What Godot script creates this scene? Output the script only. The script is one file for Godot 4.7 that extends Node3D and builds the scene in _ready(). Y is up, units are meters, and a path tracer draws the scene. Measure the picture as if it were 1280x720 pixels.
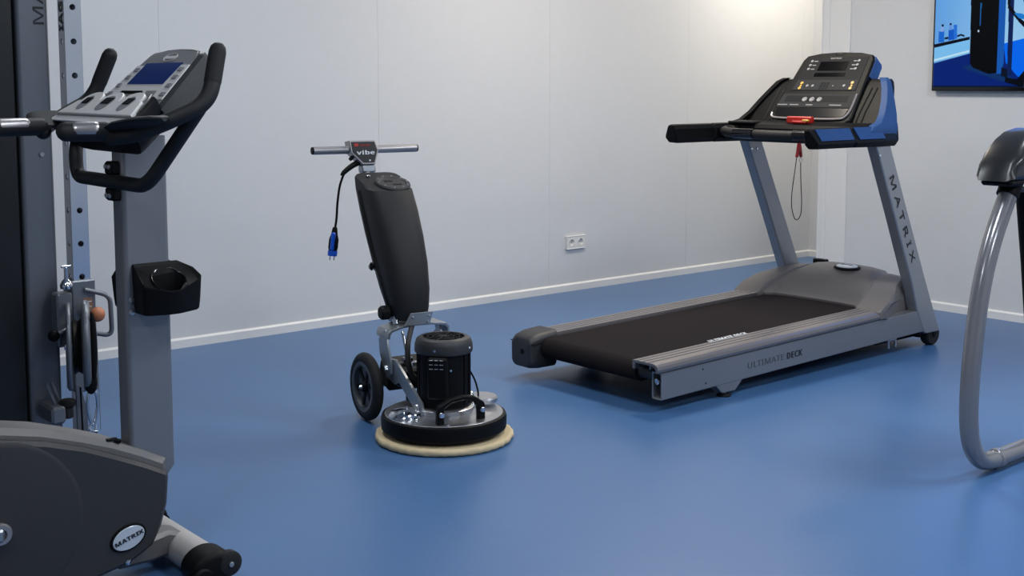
extends Node3D
# ------------------------------------------------------------------ state
var M := {}
var off := Vector3.ZERO          # subtracted from every vertex given to part()
var names := {}
var rng := RandomNumberGenerator.new()

# ------------------------------------------------------------------ mesh helpers
func fix(t: PackedVector3Array) -> PackedVector3Array:
	var v := 0.0
	var c := t[0]
	for i in range(0, t.size(), 3):
		v += (t[i] - c).dot((t[i + 1] - c).cross(t[i + 2] - c))
	if v > 0.0:
		for i in range(0, t.size(), 3):
			var k := t[i + 1]
			t[i + 1] = t[i + 2]
			t[i + 2] = k
	return t

func xf(t: PackedVector3Array, tr: Transform3D) -> PackedVector3Array:
	var o := PackedVector3Array()
	for p in t: o.append(tr * p)
	return o

func mv(t: PackedVector3Array, d: Vector3) -> PackedVector3Array:
	return xf(t, Transform3D(Basis(), d))

func cat(list: Array) -> PackedVector3Array:
	var o := PackedVector3Array()
	for t in list: o.append_array(t)
	return o

func loft(rings: Array, caps := true, closed := false) -> PackedVector3Array:
	var t := PackedVector3Array()
	var n: int = rings[0].size()
	var m := rings.size()
	for k in range(m if closed else m - 1):
		var a: PackedVector3Array = rings[k]
		var b: PackedVector3Array = rings[(k + 1) % m]
		for i in n:
			var j := (i + 1) % n
			t.append_array([a[i], a[j], b[j], a[i], b[j], b[i]])
	if caps and not closed:
		for e in 2:
			var r: PackedVector3Array = rings[0] if e == 0 else rings[m - 1]
			var c := Vector3.ZERO
			for p in r: c += p
			c /= n
			for i in n:
				var j := (i + 1) % n
				if e == 0: t.append_array([c, r[j], r[i]])
				else: t.append_array([c, r[i], r[j]])
	return fix(t)

func rrect(w: float, d: float, r: float, n := 3) -> PackedVector2Array:
	var o := PackedVector2Array()
	r = minf(r, minf(w, d) * 0.499)
	var cs := [Vector2(w / 2 - r, d / 2 - r), Vector2(-w / 2 + r, d / 2 - r), Vector2(-w / 2 + r, -d / 2 + r), Vector2(w / 2 - r, -d / 2 + r)]
	for q in 4:
		for i in n + 1:
			var a := PI / 2 * (q + float(i) / n)
			o.append(cs[q] + Vector2(cos(a), sin(a)) * r)
	return o

func ring_y(p: PackedVector2Array, y: float, c := Vector2.ZERO, s := Vector2.ONE) -> PackedVector3Array:
	var o := PackedVector3Array()
	for q in p: o.append(Vector3(c.x + q.x * s.x, y, c.y + q.y * s.y))
	return o

func rb(c: Vector3, s: Vector3, b := 0.003, r := 0.0) -> PackedVector3Array:
	# box with bevelled edges; r rounds the upright corners
	b = minf(b, minf(s.y, minf(s.x, s.z)) * 0.45)
	var rr := maxf(r, b)
	var seg := 1 if r <= b else 4
	var big := rrect(s.x, s.z, rr, seg)
	var small := rrect(s.x - 2 * b, s.z - 2 * b, maxf(rr - b, 0.0002), seg)
	var h := s.y / 2
	return mv(loft([ring_y(small, -h), ring_y(big, -h + b), ring_y(big, h - b), ring_y(small, h)]), c)

func inset(p: PackedVector2Array, d: float) -> PackedVector2Array:
	var o := PackedVector2Array()
	var n := p.size()
	var s := -1.0 if Geometry2D.is_polygon_clockwise(p) else 1.0
	for i in n:
		var e1 := (p[i] - p[(i + n - 1) % n]).normalized()
		var e2 := (p[(i + 1) % n] - p[i]).normalized()
		var n1 := Vector2(-e1.y, e1.x) * s
		var n2 := Vector2(-e2.y, e2.x) * s
		var k := (n1 + n2) / maxf(0.5, 1.0 + n1.dot(n2))
		o.append(p[i] + k * d)
	return o

func prism(poly: Array, z0: float, z1: float, b := 0.0) -> PackedVector3Array:
	# outline in x,y pushed along z, edges bevelled by b
	var p := PackedVector2Array(poly)
	var t := PackedVector3Array()
	var rings := []
	var q := inset(p, b) if b > 0.0 else p
	var zs := [[q, z0], [p, z0 + b], [p, z1 - b], [q, z1]] if b > 0.0 else [[p, z0], [p, z1]]
	for e in zs:
		var r := PackedVector3Array()
		for v in e[0]: r.append(Vector3(v.x, v.y, e[1]))
		rings.append(r)
	t = loft_raw(rings)
	var tri := Geometry2D.triangulate_polygon(q)
	var cw := Geometry2D.is_polygon_clockwise(q)
	for i in range(0, tri.size(), 3):
		var a := q[tri[i]]
		var c := q[tri[i + 1]]
		var d := q[tri[i + 2]]
		var ccw := (c - a).cross(d - a) > 0.0
		if ccw == cw:
			var k := c
			c = d
			d = k
		t.append_array([Vector3(a.x, a.y, z0), Vector3(d.x, d.y, z0), Vector3(c.x, c.y, z0)])
		t.append_array([Vector3(a.x, a.y, z1), Vector3(c.x, c.y, z1), Vector3(d.x, d.y, z1)])
	return fix(t)

func loft_raw(rings: Array) -> PackedVector3Array:
	var t := PackedVector3Array()
	var n: int = rings[0].size()
	for k in rings.size() - 1:
		var a: PackedVector3Array = rings[k]
		var b: PackedVector3Array = rings[k + 1]
		for i in n:
			var j := (i + 1) % n
			t.append_array([a[i], a[j], b[j], a[i], b[j], b[i]])
	return t

func spline(p: Array, n: int) -> Array:
	if n <= 1: return p
	var o := []
	for i in p.size() - 1:
		var a: Vector3 = p[maxi(i - 1, 0)]
		var b: Vector3 = p[i]
		var c: Vector3 = p[i + 1]
		var d: Vector3 = p[mini(i + 2, p.size() - 1)]
		for k in n:
			var s := float(k) / n
			o.append(b.cubic_interpolate(c, a, d, s))
	o.append(p[p.size() - 1])
	return o

func bend(p: Array, r: float, n := 6) -> Array:
	# straight runs with rounded corners of radius r
	var o := [p[0]]
	for i in range(1, p.size() - 1):
		var a: Vector3 = p[i - 1]
		var b: Vector3 = p[i]
		var c: Vector3 = p[i + 1]
		var k := minf(r, minf((a - b).length(), (c - b).length()) * 0.49)
		var s := b + (a - b).normalized() * k
		var e := b + (c - b).normalized() * k
		for j in n + 1:
			var u := float(j) / n
			o.append(s.lerp(b, u).lerp(b.lerp(e, u), u))
	o.append(p[p.size() - 1])
	return o

func tube(p: Array, r, n := 12, round_ends := false, flat := 1.0, up := Vector3.UP) -> PackedVector3Array:
	var rings := []
	var m := p.size()
	var nx := Vector3.ZERO
	for i in m:
		var a: Vector3 = p[maxi(i - 1, 0)]
		var b: Vector3 = p[mini(i + 1, m - 1)]
		var d := (b - a).normalized()
		if i == 0:
			nx = d.cross(up)
			if nx.length() < 0.05: nx = d.cross(Vector3.RIGHT)
			nx = nx.normalized()
		else:
			nx = (nx - d * nx.dot(d)).normalized()
		var ny := nx.cross(d)
		var rad: float = r[i] if r is Array else r
		var mk := func(c: Vector3, q: float) -> PackedVector3Array:
			var ring := PackedVector3Array()
			for k in n:
				var t := TAU * k / n
				ring.append(c + nx * cos(t) * q + ny * sin(t) * q * flat)
			return ring
		var c0: Vector3 = p[i]
		if round_ends and i == 0:
			for e in [0.15, 0.6, 0.9]: rings.append(mk.call(c0 - d * rad * sqrt(1 - e * e), rad * e))
		rings.append(mk.call(c0, rad))
		if round_ends and i == m - 1:
			for e in [0.9, 0.6, 0.15]: rings.append(mk.call(c0 + d * rad * sqrt(1 - e * e), rad * e))
	return loft(rings)

func lathe(prof: Array, n := 24, at := Vector3.ZERO, axis := Vector3.UP, closed := false) -> PackedVector3Array:
	var rings := []
	for q in prof:
		var r := PackedVector3Array()
		for k in n:
			var t := TAU * k / n
			r.append(Vector3(cos(t) * maxf(q[0], 0.0001), q[1], sin(t) * maxf(q[0], 0.0001)))
		rings.append(r)
	return xf(loft(rings, not closed, closed), Transform3D(to_axis(axis), at))

func to_axis(axis: Vector3) -> Basis:
	var y := axis.normalized()
	var x := y.cross(Vector3.FORWARD)
	if x.length() < 0.05: x = y.cross(Vector3.RIGHT)
	x = x.normalized()
	return Basis(x, y, x.cross(y))

func torus(at: Vector3, axis: Vector3, R: float, r: float, n := 28, m := 10) -> PackedVector3Array:
	var prof := []
	for k in m:
		var t := TAU * k / m
		prof.append([R + cos(t) * r, sin(t) * r])
	return lathe(prof, n, at, axis, true)

func cyl(a: Vector3, b: Vector3, r: float, n := 20, bev := 0.001) -> PackedVector3Array:
	var h := (b - a).length()
	bev = minf(bev, minf(h, r) * 0.4)
	return lathe([[r - bev, 0.0], [r, bev], [r, h - bev], [r - bev, h]], n, a, b - a)

func ell(c: Vector3, s: Vector3, bs := Basis(), n := 18) -> PackedVector3Array:
	var prof := []
	var m := n / 2
	for i in m + 1:
		var t := PI * i / m
		prof.append([sin(t), -cos(t)])
	return xf(lathe(prof, n), Transform3D(bs * Basis.from_scale(s), c))

func commit(t: PackedVector3Array, crease := 38.0) -> ArrayMesh:
	var n := t.size()
	var fnrm := PackedVector3Array()
	var vid := PackedInt32Array()
	var key := {}
	var around := []
	for i in range(0, n, 3):
		var f := (t[i + 2] - t[i]).cross(t[i + 1] - t[i])
		fnrm.append(f)
		for k in 3:
			var s := (t[i + k] * 20000.0).round()
			if not key.has(s):
				key[s] = around.size()
				around.append(PackedInt32Array())
			var id: int = key[s]
			vid.append(id)
			around[id].append(i / 3)
	var nrm := PackedVector3Array()
	nrm.resize(n)
	var lim := cos(deg_to_rad(crease))
	for i in n:
		var f := fnrm[i / 3]
		var u := f.normalized()
		var s := Vector3.ZERO
		for g in around[vid[i]]:
			if fnrm[g].normalized().dot(u) > lim: s += fnrm[g]
		nrm[i] = s.normalized() if s.length() > 1e-14 else (u if u.length() > 0.5 else Vector3.UP)
	var a := []
	a.resize(Mesh.ARRAY_MAX)
	a[Mesh.ARRAY_VERTEX] = t
	a[Mesh.ARRAY_NORMAL] = nrm
	var mesh := ArrayMesh.new()
	mesh.add_surface_from_arrays(Mesh.PRIMITIVE_TRIANGLES, a)
	return mesh

func part(parent: Node, called: String, t: PackedVector3Array, m: String, crease := 38.0) -> MeshInstance3D:
	var o := MeshInstance3D.new()
	o.name = called
	o.mesh = commit(mv(t, -off) if off != Vector3.ZERO else t, crease)
	o.material_override = M[m]
	parent.add_child(o, true)
	return o

func lettering(parent: Node, txt: String, h: float, at: Vector3, u: Vector3, v: Vector3, m: String, bold := 500, wide := 1.0, font := "Droid Sans") -> MeshInstance3D:
	var f := SystemFont.new()
	f.font_names = PackedStringArray([font])
	f.font_weight = bold
	var tm := TextMesh.new()
	tm.font = f
	tm.text = txt
	tm.font_size = 48
	tm.pixel_size = h / 34.5
	tm.depth = 0.0016
	tm.curve_step = 2.0
	var o := MeshInstance3D.new()
	o.name = "lettering"
	o.mesh = tm
	o.material_override = M[m]
	var w := u.normalized().cross(v.normalized())
	o.transform = Transform3D(Basis(u.normalized() * wide, v.normalized(), w), at - off)
	parent.add_child(o, true)
	return o

func thing(called: String, label: String, category: String, at := Vector3.ZERO, turn := 0.0, group := "") -> Node3D:
	var o := Node3D.new()
	o.name = called
	add_child(o, true)
	o.position = at
	o.rotation.y = turn
	o.set_meta("label", label)
	o.set_meta("category", category)
	if group: o.set_meta("group", group)
	return o

func struct(called: String) -> Node3D:
	var o := Node3D.new()
	o.name = called
	add_child(o, true)
	o.set_meta("kind", "structure")
	return o

# ------------------------------------------------------------------ materials
func noise_tex(freq: float, lo: Color, hi: Color, sz := 512, oct := 4, seed_ := 1, bump := 0.0) -> NoiseTexture2D:
	var n := FastNoiseLite.new()
	n.noise_type = FastNoiseLite.TYPE_SIMPLEX_SMOOTH
	n.frequency = freq
	n.fractal_octaves = oct
	n.seed = seed_
	var t := NoiseTexture2D.new()
	t.width = sz
	t.height = sz
	t.seamless = true
	t.noise = n
	if bump > 0.0:
		t.as_normal_map = true
		t.bump_strength = bump
	else:
		var g := Gradient.new()
		g.set_color(0, lo)
		g.set_color(1, hi)
		t.color_ramp = g
	return t

func mat(called: String, c: Color, rough := 0.5, metal := 0.0, spec := 0.5) -> StandardMaterial3D:
	var m := StandardMaterial3D.new()
	m.albedo_color = c
	m.roughness = rough
	m.metallic = metal
	m.metallic_specular = spec
	M[called] = m
	return m

func grain(called: String, freq: float, amount: float, scale: float, bump := 0.0, sz := 256) -> void:
	# fine mottling of the thing's own colour
	var m: StandardMaterial3D = M[called]
	var c := m.albedo_color
	m.albedo_color = Color.WHITE
	m.albedo_texture = noise_tex(freq, c.darkened(amount), c.lightened(amount), sz, 4, hash(called) % 1000)
	m.uv1_triplanar = true
	m.uv1_world_triplanar = true
	m.uv1_scale = Vector3.ONE * scale
	if bump > 0.0:
		m.normal_enabled = true
		m.normal_texture = noise_tex(freq * 2.0, c, c, sz, 3, hash(called) % 777, bump)
		m.normal_scale = 0.5

func materials() -> void:
	mat("wall", Color(0.80, 0.805, 0.81), 0.55)
	grain("wall", 0.05, 0.008, 0.7)
	mat("trim", Color(0.86, 0.86, 0.855), 0.4)
	mat("ceiling", Color(0.83, 0.83, 0.82), 0.8)
	var f := mat("floor", Color(0.25, 0.395, 0.57), 0.34, 0.0, 0.5)
	grain("floor", 0.006, 0.02, 0.25, 0.0, 512)
	mat("black", Color(0.05, 0.051, 0.055), 0.5, 0.0, 0.25)
	mat("black_soft", Color(0.05, 0.052, 0.056), 0.62)
	mat("black_gloss", Color(0.03, 0.03, 0.034), 0.18)
	mat("rubber", Color(0.05, 0.05, 0.053), 0.75)
	mat("charcoal", Color(0.12, 0.12, 0.13), 0.5)
	grain("charcoal", 0.15, 0.10, 6.0, 2.0)
	mat("tank", Color(0.085, 0.085, 0.093), 0.5, 0.0, 0.35)
	grain("tank", 0.2, 0.12, 7.0, 2.5)
	mat("grey_paint", Color(0.52, 0.525, 0.54), 0.36, 0.55)
	mat("post_paint", Color(0.58, 0.585, 0.60), 0.33, 0.5)
	mat("rack_paint", Color(0.44, 0.455, 0.48), 0.38, 0.5)
	mat("tube_paint", Color(0.54, 0.535, 0.545), 0.2, 0.4)
	mat("hood", Color(0.42, 0.40, 0.395), 0.5, 0.05)
	mat("shroud", Color(0.20, 0.195, 0.20), 0.48, 0.1)
	mat("shroud_rim", Color(0.42, 0.41, 0.405), 0.42, 0.2)
	mat("foot_white", Color(0.66, 0.64, 0.63), 0.4)
	mat("belt", Color(0.095, 0.077, 0.08), 0.85, 0.0, 0.15)
	grain("belt", 0.3, 0.12, 8.0, 2.0)
	mat("alu", Color(0.66, 0.64, 0.64), 0.34, 0.75)
	mat("rail_alu", Color(0.52, 0.50, 0.50), 0.36, 0.7)
	mat("steel", Color(0.72, 0.72, 0.73), 0.3, 0.9)
	grain("steel", 0.08, 0.06, 6.0, 0.0)
	mat("chrome", Color(0.85, 0.86, 0.88), 0.12, 1.0)
	mat("bracket", Color(0.62, 0.64, 0.66), 0.36, 0.85)
	mat("pad", Color(0.86, 0.77, 0.60), 0.95)
	grain("pad", 0.25, 0.12, 9.0, 6.0)
	mat("blue_shell", Color(0.15, 0.28, 0.47), 0.55, 0.0, 0.35)
	mat("blue_panel", Color(0.02, 0.215, 0.42), 0.45)
	mat("plug_blue", Color(0.03, 0.33, 0.78), 0.4)
	mat("red", Color(0.66, 0.10, 0.06), 0.4)
	mat("clip_red", Color(0.5, 0.05, 0.04), 0.4)
	mat("orange", Color(0.70, 0.43, 0.29), 0.5)
	mat("yellow", Color(0.78, 0.62, 0.22), 0.4)
	mat("white", Color(0.85, 0.86, 0.87), 0.4)
	mat("socket", Color(0.84, 0.84, 0.83), 0.35)
	mat("panel_grey", Color(0.12, 0.125, 0.135), 0.55, 0.0, 0.2)
	mat("panel_light", Color(0.18, 0.185, 0.195), 0.55, 0.0, 0.2)
	mat("print_dark", Color(0.10, 0.11, 0.125), 0.5)
	mat("print_mid", Color(0.30, 0.31, 0.34), 0.5)
	mat("lcd", Color(0.02, 0.022, 0.03), 0.15, 0.0, 0.2)
	mat("bike_face", Color(0.45, 0.45, 0.455), 0.4, 0.1)
	mat("bike_silver", Color(0.83, 0.82, 0.81), 0.4)
	mat("bike_grey", Color(0.36, 0.355, 0.35), 0.45)
	mat("button_grey", Color(0.50, 0.50, 0.51), 0.5)
	mat("badge", Color(0.78, 0.81, 0.84), 0.3, 0.2)
	mat("sticker", Color(0.55, 0.42, 0.34), 0.6)
	mat("wheel_grey", Color(0.30, 0.305, 0.315), 0.45)
	mat("print_plate", Color(0.06, 0.035, 0.04), 0.3)
	mat("black_shroud", Color(0.022, 0.03, 0.04), 0.4)
	mat("rail_paint", Color(0.84, 0.85, 0.87), 0.22, 1.0)
	mat("strap", Color(0.09, 0.06, 0.06), 0.85)
	mat("cover_dark", Color(0.11, 0.11, 0.115), 0.28)
	var s := mat("bike_lcd", Color(0.05, 0.10, 0.25), 0.12)
	s.emission_enabled = true
	s.emission = Color(0.05, 0.13, 0.33)
	s.emission_energy_multiplier = 0.22
	var l := mat("lamp", Color(0.95, 0.95, 0.95), 0.5)
	l.emission_enabled = true
	l.emission = Color(1.0, 0.97, 0.92)
	l.emission_energy_multiplier = 2.0

# ------------------------------------------------------------------ lights
func ceiling_panel(x: float, z: float, sx: float, sz: float, e: float, c: Color, label: String) -> void:
	var t := thing("ceiling_light", label, "ceiling light", Vector3(x, 2.80, z), 0.0, "ceiling light panels")
	part(t, "frame", cat([rb(Vector3(sx / 2 + 0.012, -0.011, 0), Vector3(0.024, 0.022, sz + 0.048)), rb(Vector3(-sx / 2 - 0.012, -0.011, 0), Vector3(0.024, 0.022, sz + 0.048)), rb(Vector3(0, -0.011, sz / 2 + 0.012), Vector3(sx, 0.022, 0.024)), rb(Vector3(0, -0.011, -sz / 2 - 0.012), Vector3(sx, 0.022, 0.024))]), "white")
	part(t, "diffuser", rb(Vector3(0, -0.008, 0), Vector3(sx, 0.012, sz), 0.001), "lamp")
	var a := AreaLight3D.new()
	a.name = "panel_light"
	a.area_size = Vector2(sx, sz)
	a.light_energy = e
	a.light_color = c
	a.shadow_enabled = true
	a.area_range = 30.0
	t.add_child(a)
	a.position = Vector3(0, -0.02, 0)
	a.rotation.x = -PI / 2

func _ready() -> void:
	rng.seed = 7
	var cam := Camera3D.new()
	cam.name = "Camera"
	add_child(cam)
	cam.projection = Camera3D.PROJECTION_FRUSTUM
	cam.near = 0.05
	cam.far = 60.0
	cam.size = 0.05 * 720.0 / 1550.0
	cam.frustum_offset = Vector2(0, -0.05 * 95.0 / 1550.0)
	cam.position = Vector3(0, 1.32, 0)
	cam.rotation = Vector3(deg_to_rad(-5.894), deg_to_rad(49.74 - 90.0), 0)
	cam.current = true
	var we := WorldEnvironment.new()
	we.name = "WorldEnvironment"
	var env := Environment.new()
	env.background_mode = Environment.BG_COLOR
	env.background_color = Color(0, 0, 0)
	env.tonemap_mode = Environment.TONE_MAPPER_LINEAR
	env.tonemap_exposure = 2.35
	env.sdfgi_enabled = true
	env.ssao_enabled = true
	env.ssil_enabled = true
	we.environment = env
	add_child(we)
	materials()
	var cool := Color(0.93, 0.965, 1.0)
	var warm := Color(1.0, 0.955, 0.89)
	ceiling_panel(7.2, -5.05, 0.6, 0.6, 0.95, warm, "square light panel in the ceiling of the corner alcove")
	ceiling_panel(4.7, -4.3, 0.6, 0.6, 1.9, warm, "square light panel in the ceiling over the treadmill")
	ceiling_panel(2.3, -4.3, 0.6, 0.6, 1.0, cool, "added square light panel between polisher and back wall, brightening the left of the wall")  # unseen lamp, added to lift the left part of the back wall
	ceiling_panel(4.7, -1.7, 0.6, 0.6, 2.0, cool, "square light panel in the ceiling before the right wall")
	ceiling_panel(2.3, -1.7, 0.6, 0.6, 1.1, cool, "square light panel in the ceiling over the open floor")
	ceiling_panel(4.7, 0.9, 0.6, 0.6, 1.6, cool, "square light panel in the ceiling far right of the camera")
	ceiling_panel(2.3, 0.9, 0.6, 0.6, 1.4, cool, "square light panel in the ceiling right of the camera")
	ceiling_panel(-0.1, -1.7, 0.6, 0.6, 0.8, cool, "added square light panel left of the camera, brightening the bike from its left")  # invented fill lamp, put in to light the bike console from the left
	room()
	treadmill()
	bike()
	floor_machine()
	cable_machine()
	side_machine()
	television()
	wall_socket()

# ------------------------------------------------------------------ room
func room() -> void:
	var H := 2.8
	var fl := struct("floor")
	part(fl, "epoxy_coating", rb(Vector3(2.6, -0.05, -1.4), Vector3(11.6, 0.1, 9.6), 0.001), "floor")
	var ce := struct("ceiling")
	part(ce, "ceiling_slab", rb(Vector3(2.6, H + 0.06, -1.4), Vector3(11.6, 0.12, 9.6), 0.001), "ceiling")
	var wb := struct("wall_back")
	part(wb, "wall_core", rb(Vector3(2.6, H / 2, -5.88), Vector3(11.6, H, 0.2), 0.001), "wall")
	var x := 3.905 - 1.28 * 5
	while x < 7.88:
		var x1 := minf(x + 1.28, 7.88)
		part(wb, "wall_panel", rb(Vector3((x + x1) / 2, H / 2, -5.77), Vector3(x1 - x - 0.0008, H, 0.02), 0.0003), "wall", 20.0)
		x = x1
	var wc := struct("wall_corner")
	part(wc, "wall_core", rb(Vector3(7.98, H / 2, -5.1), Vector3(0.2, H, 1.4), 0.001), "wall")
	var wr := struct("wall_right")
	part(wr, "wall_core", rb(Vector3(7.3, H / 2, -0.76), Vector3(1.488, H, 7.92), 0.001), "wall")
	var wl := struct("wall_left")
	part(wl, "wall_core", rb(Vector3(-2.6, H / 2, -1.4), Vector3(0.2, H, 9.6), 0.001), "wall")
	var wf := struct("wall_front")
	part(wf, "wall_core", rb(Vector3(2.6, H / 2, 3.3), Vector3(11.6, H, 0.2), 0.001), "wall")
	var prof := [Vector2(0, 0), Vector2(0.013, 0), Vector2(0.013, 0.041), Vector2(0.006, 0.049), Vector2(0, 0.05)]
	var bb := struct("baseboard_back")
	part(bb, "board", xf(prism(prof, -2.5, 7.88), Transform3D(Basis(Vector3(0, 0, 1), Vector3(0, 1, 0), Vector3(1, 0, 0)), Vector3(0, 0, -5.76))), "trim", 20.0)
	var bc := struct("baseboard_corner")
	part(bc, "board", xf(prism(prof, -5.75, -4.72), Transform3D(Basis(Vector3(-1, 0, 0), Vector3(0, 1, 0), Vector3(0, 0, 1)), Vector3(7.88, 0, 0))), "trim", 20.0)
	var br := struct("baseboard_right")
	part(br, "board", xf(prism(prof, -4.52, 3.2), Transform3D(Basis(Vector3(-1, 0, 0), Vector3(0, 1, 0), Vector3(0, 0, 1)), Vector3(6.556, 0, 0))), "trim", 20.0)
	var t1 := struct("trim_1")
	part(t1, "corner_profile", rb(Vector3(6.552, H / 2, -4.695), Vector3(0.03, H, 0.055), 0.006), "trim")
	part(t1, "bead", rb(Vector3(6.536, H / 2, -4.715), Vector3(0.012, H, 0.012), 0.004), "trim")
	var t2 := struct("trim_2")
	part(t2, "casing", rb(Vector3(6.553, H / 2, -4.595), Vector3(0.012, H, 0.15), 0.002), "trim")

# ------------------------------------------------------------------ treadmill
func treadmill() -> void:
	var t := thing("treadmill", "grey and black treadmill with blue side shells standing by the back wall", "treadmill", Vector3(4.6, 0, -3.77))
	off = Vector3(4.6, 0, 0)
	var sl := 0.018
	var tilt := Transform3D(Basis(Vector3(0, 0, 1), atan(sl)), Vector3(3.6, 0.052, 0))   # rail frame: x along the deck, y from tube underside
	for s in [1.0, -1.0]:
		# hollow rectangular tube
		var rings := []
		for e in [[0.35, 0.036, 0.093], [0.015, 0.040, 0.099], [0.013, 0.052, 0.111], [0.016, 0.055, 0.113], [1.92, 0.055, 0.113]]:
			var r := PackedVector3Array()
			for q in rrect(e[1], e[2], 0.005, 2): r.append(Vector3(e[0], 0.0565 + q.y, s * 0.407 + q.x))
			rings.append(r)
		var rail := part(t, "frame_rail", xf(loft(rings), tilt), "grey_paint")
		# ribbed aluminium foot rail on top of it
		var pr := [Vector2(0.305, 0.002), Vector2(0.302, 0.02), Vector2(0.305, 0.037)]
		for k in 3:
			var z := 0.326 + 0.030 * k
			pr.append_array([Vector2(z, 0.038), Vector2(z + 0.001, 0.033), Vector2(z + 0.006, 0.033), Vector2(z + 0.007, 0.038)])
		pr.append_array([Vector2(0.418, 0.038), Vector2(0.431, 0.035), Vector2(0.441, 0.027), Vector2(0.445, 0.015), Vector2(0.443, 0.004), Vector2(0.438, 0.0), Vector2(0.434, 0.004), Vector2(0.432, 0.012), Vector2(0.425, 0.024), Vector2(0.413, 0.028), Vector2(0.32, 0.028), Vector2(0.316, 0.002)])
		var cov := part(t, "foot_rail", xf(prism(pr, 0.0 if s > 0 else 0.11, 1.58), tilt * Transform3D(Basis(Vector3(0, 0, s), Vector3(0, 1, 0), Vector3(1, 0, 0)), Vector3(-0.02, 0.116, 0))), "rail_alu", 25.0)
		part(cov, "inner_web", xf(rb(Vector3(0.85, 0.130, s * 0.372), Vector3(1.68, 0.024, 0.006), 0.001), tilt), "alu")
		# trapezoid foot
		var ft := part(t, "rear_foot", mv(prism([Vector2(3.935, 0.07), Vector2(4.13, 0.07), Vector2(4.075, 0.022), Vector2(3.99, 0.022)], s * 0.407 - 0.025, s * 0.407 + 0.025, 0.002), Vector3.ZERO), "grey_paint")
		part(ft, "foot_stem", cyl(Vector3(4.03, 0.008, s * 0.407), Vector3(4.03, 0.03, s * 0.407), 0.010), "steel")
		part(ft, "foot_pad", lathe([[0.0, 0.0], [0.03, 0.0], [0.032, 0.006], [0.02, 0.012], [0.0, 0.013]], 20, Vector3(4.03, 0.0, s * 0.407)), "rubber")
		for b in [Vector3(3.86, 0.145, 0), Vector3(3.88, 0.083, 0)]:
			part(rail, "screw", cyl(Vector3(b.x, b.y, s * 0.433), Vector3(b.x, b.y, s * 0.436), 0.004, 10), "black")
		# upright post
		var pr2 := []
		for e in [[0.075, 5.70, 0.13, 0.056], [0.085, 5.697, 0.145, 0.062], [0.2, 5.63, 0.145, 0.062], [0.34, 5.556, 0.125, 0.062], [0.7, 5.374, 0.118, 0.060], [1.05, 5.198, 0.116, 0.060]]:
			pr2.append(ring_y(rrect(e[2], e[3], 0.009, 3), e[0], Vector2(e[1] - e[2] / 2 - (0.028 if s > 0 else 0.0), 0.408 if s > 0 else -0.381)))
		var post := part(t, "upright_post", loft(pr2), "post_paint")
		if s < 0:
			for b in [Vector3(5.125, 0.985, 0), Vector3(5.17, 0.985, 0)]:
				part(post, "screw", cyl(Vector3(b.x, b.y, -0.352), Vector3(b.x, b.y, -0.347), 0.007, 12), "chrome")
		else:
			part(post, "screw", cyl(Vector3(5.09, 0.985, 0.436), Vector3(5.09, 0.985, 0.442), 0.007, 12), "chrome")
		# transport wheel
		var wh := part(t, "transport_wheel", lathe([[0.02, -0.024], [0.05, -0.024], [0.056, -0.016], [0.056, 0.016], [0.05, 0.024], [0.02, 0.024]], 28, Vector3(5.64, 0.056, s * 0.400), Vector3(0, 0, 1)), "rubber")
		part(wh, "axle_bolt", cyl(Vector3(5.64, 0.056, s * 0.400 - 0.03), Vector3(5.64, 0.056, s * 0.400 + 0.03), 0.012, 14), "black")
		part(t, "wheel_bracket", rb(Vector3(5.60, 0.085, s * 0.385), Vector3(0.16, 0.05, 0.054), 0.006), "black")
	# missing near end cap: bolt inside the open tube; the far cap is still on
	part(t, "end_bolt", cat([cyl(Vector3(3.615, 0.125, 0.405), Vector3(3.66, 0.126, 0.405), 0.008, 12), torus(Vector3(3.617, 0.125, 0.405), Vector3(1, 0, 0), 0.010, 0.003, 18, 8)]), "chrome")
	var capo := []
	for e in [[-0.042, 0.105, 0.112, 0.0], [-0.039, 0.125, 0.130, 0.0], [-0.026, 0.142, 0.146, 0.002], [0.015, 0.154, 0.160, 0.004], [0.105, 0.158, 0.166, 0.005]]:
		var r := PackedVector3Array()
		for q in rrect(e[1], e[2], 0.030, 4): r.append(Vector3(e[0] + maxf(q.y - 0.04, 0.0) * 0.35, 0.076 + e[3] + q.y, -0.372 + q.x))
		capo.append(r)
	var cap := part(t, "end_cap", xf(loft(capo), tilt), "charcoal")
	part(cap, "seam", xf(rb(Vector3(0.035, 0.118, -0.372), Vector3(0.136, 0.003, 0.1585), 0.001), tilt), "black")
	part(cap, "screw_recess", xf(cyl(Vector3(-0.044, 0.08, -0.36), Vector3(-0.038, 0.08, -0.36), 0.012, 14), tilt), "black")
	# belt and deck
	var bp := []
	var r0 := 0.046
	for k in 13:
		var a := PI / 2 + PI * k / 12
		bp.append(Vector2(0.055 + cos(a) * r0, 0.094 + sin(a) * r0))
	for k in 13:
		var a := -PI / 2 + PI * k / 12
		bp.append(Vector2(1.86 + cos(a) * r0, 0.094 + sin(a) * r0))
	part(t, "running_belt", xf(prism(bp, -0.288, 0.288, 0.002), tilt), "belt")
	part(t, "belt_guide", xf(rb(Vector3(0.9, 0.10, -0.296), Vector3(1.7, 0.07, 0.010), 0.002), tilt), "black")
	part(t, "belt_guide", xf(rb(Vector3(0.9, 0.09, 0.296), Vector3(1.7, 0.06, 0.010), 0.002), tilt), "black")
	part(t, "rear_roller", xf(cyl(Vector3(0.055, 0.094, -0.375), Vector3(0.055, 0.094, 0.38), 0.03, 20), tilt), "charcoal")
	part(t, "cross_member", xf(rb(Vector3(0.6, 0.03, 0), Vector3(0.05, 0.04, 0.78), 0.003), tilt), "black")
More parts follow.
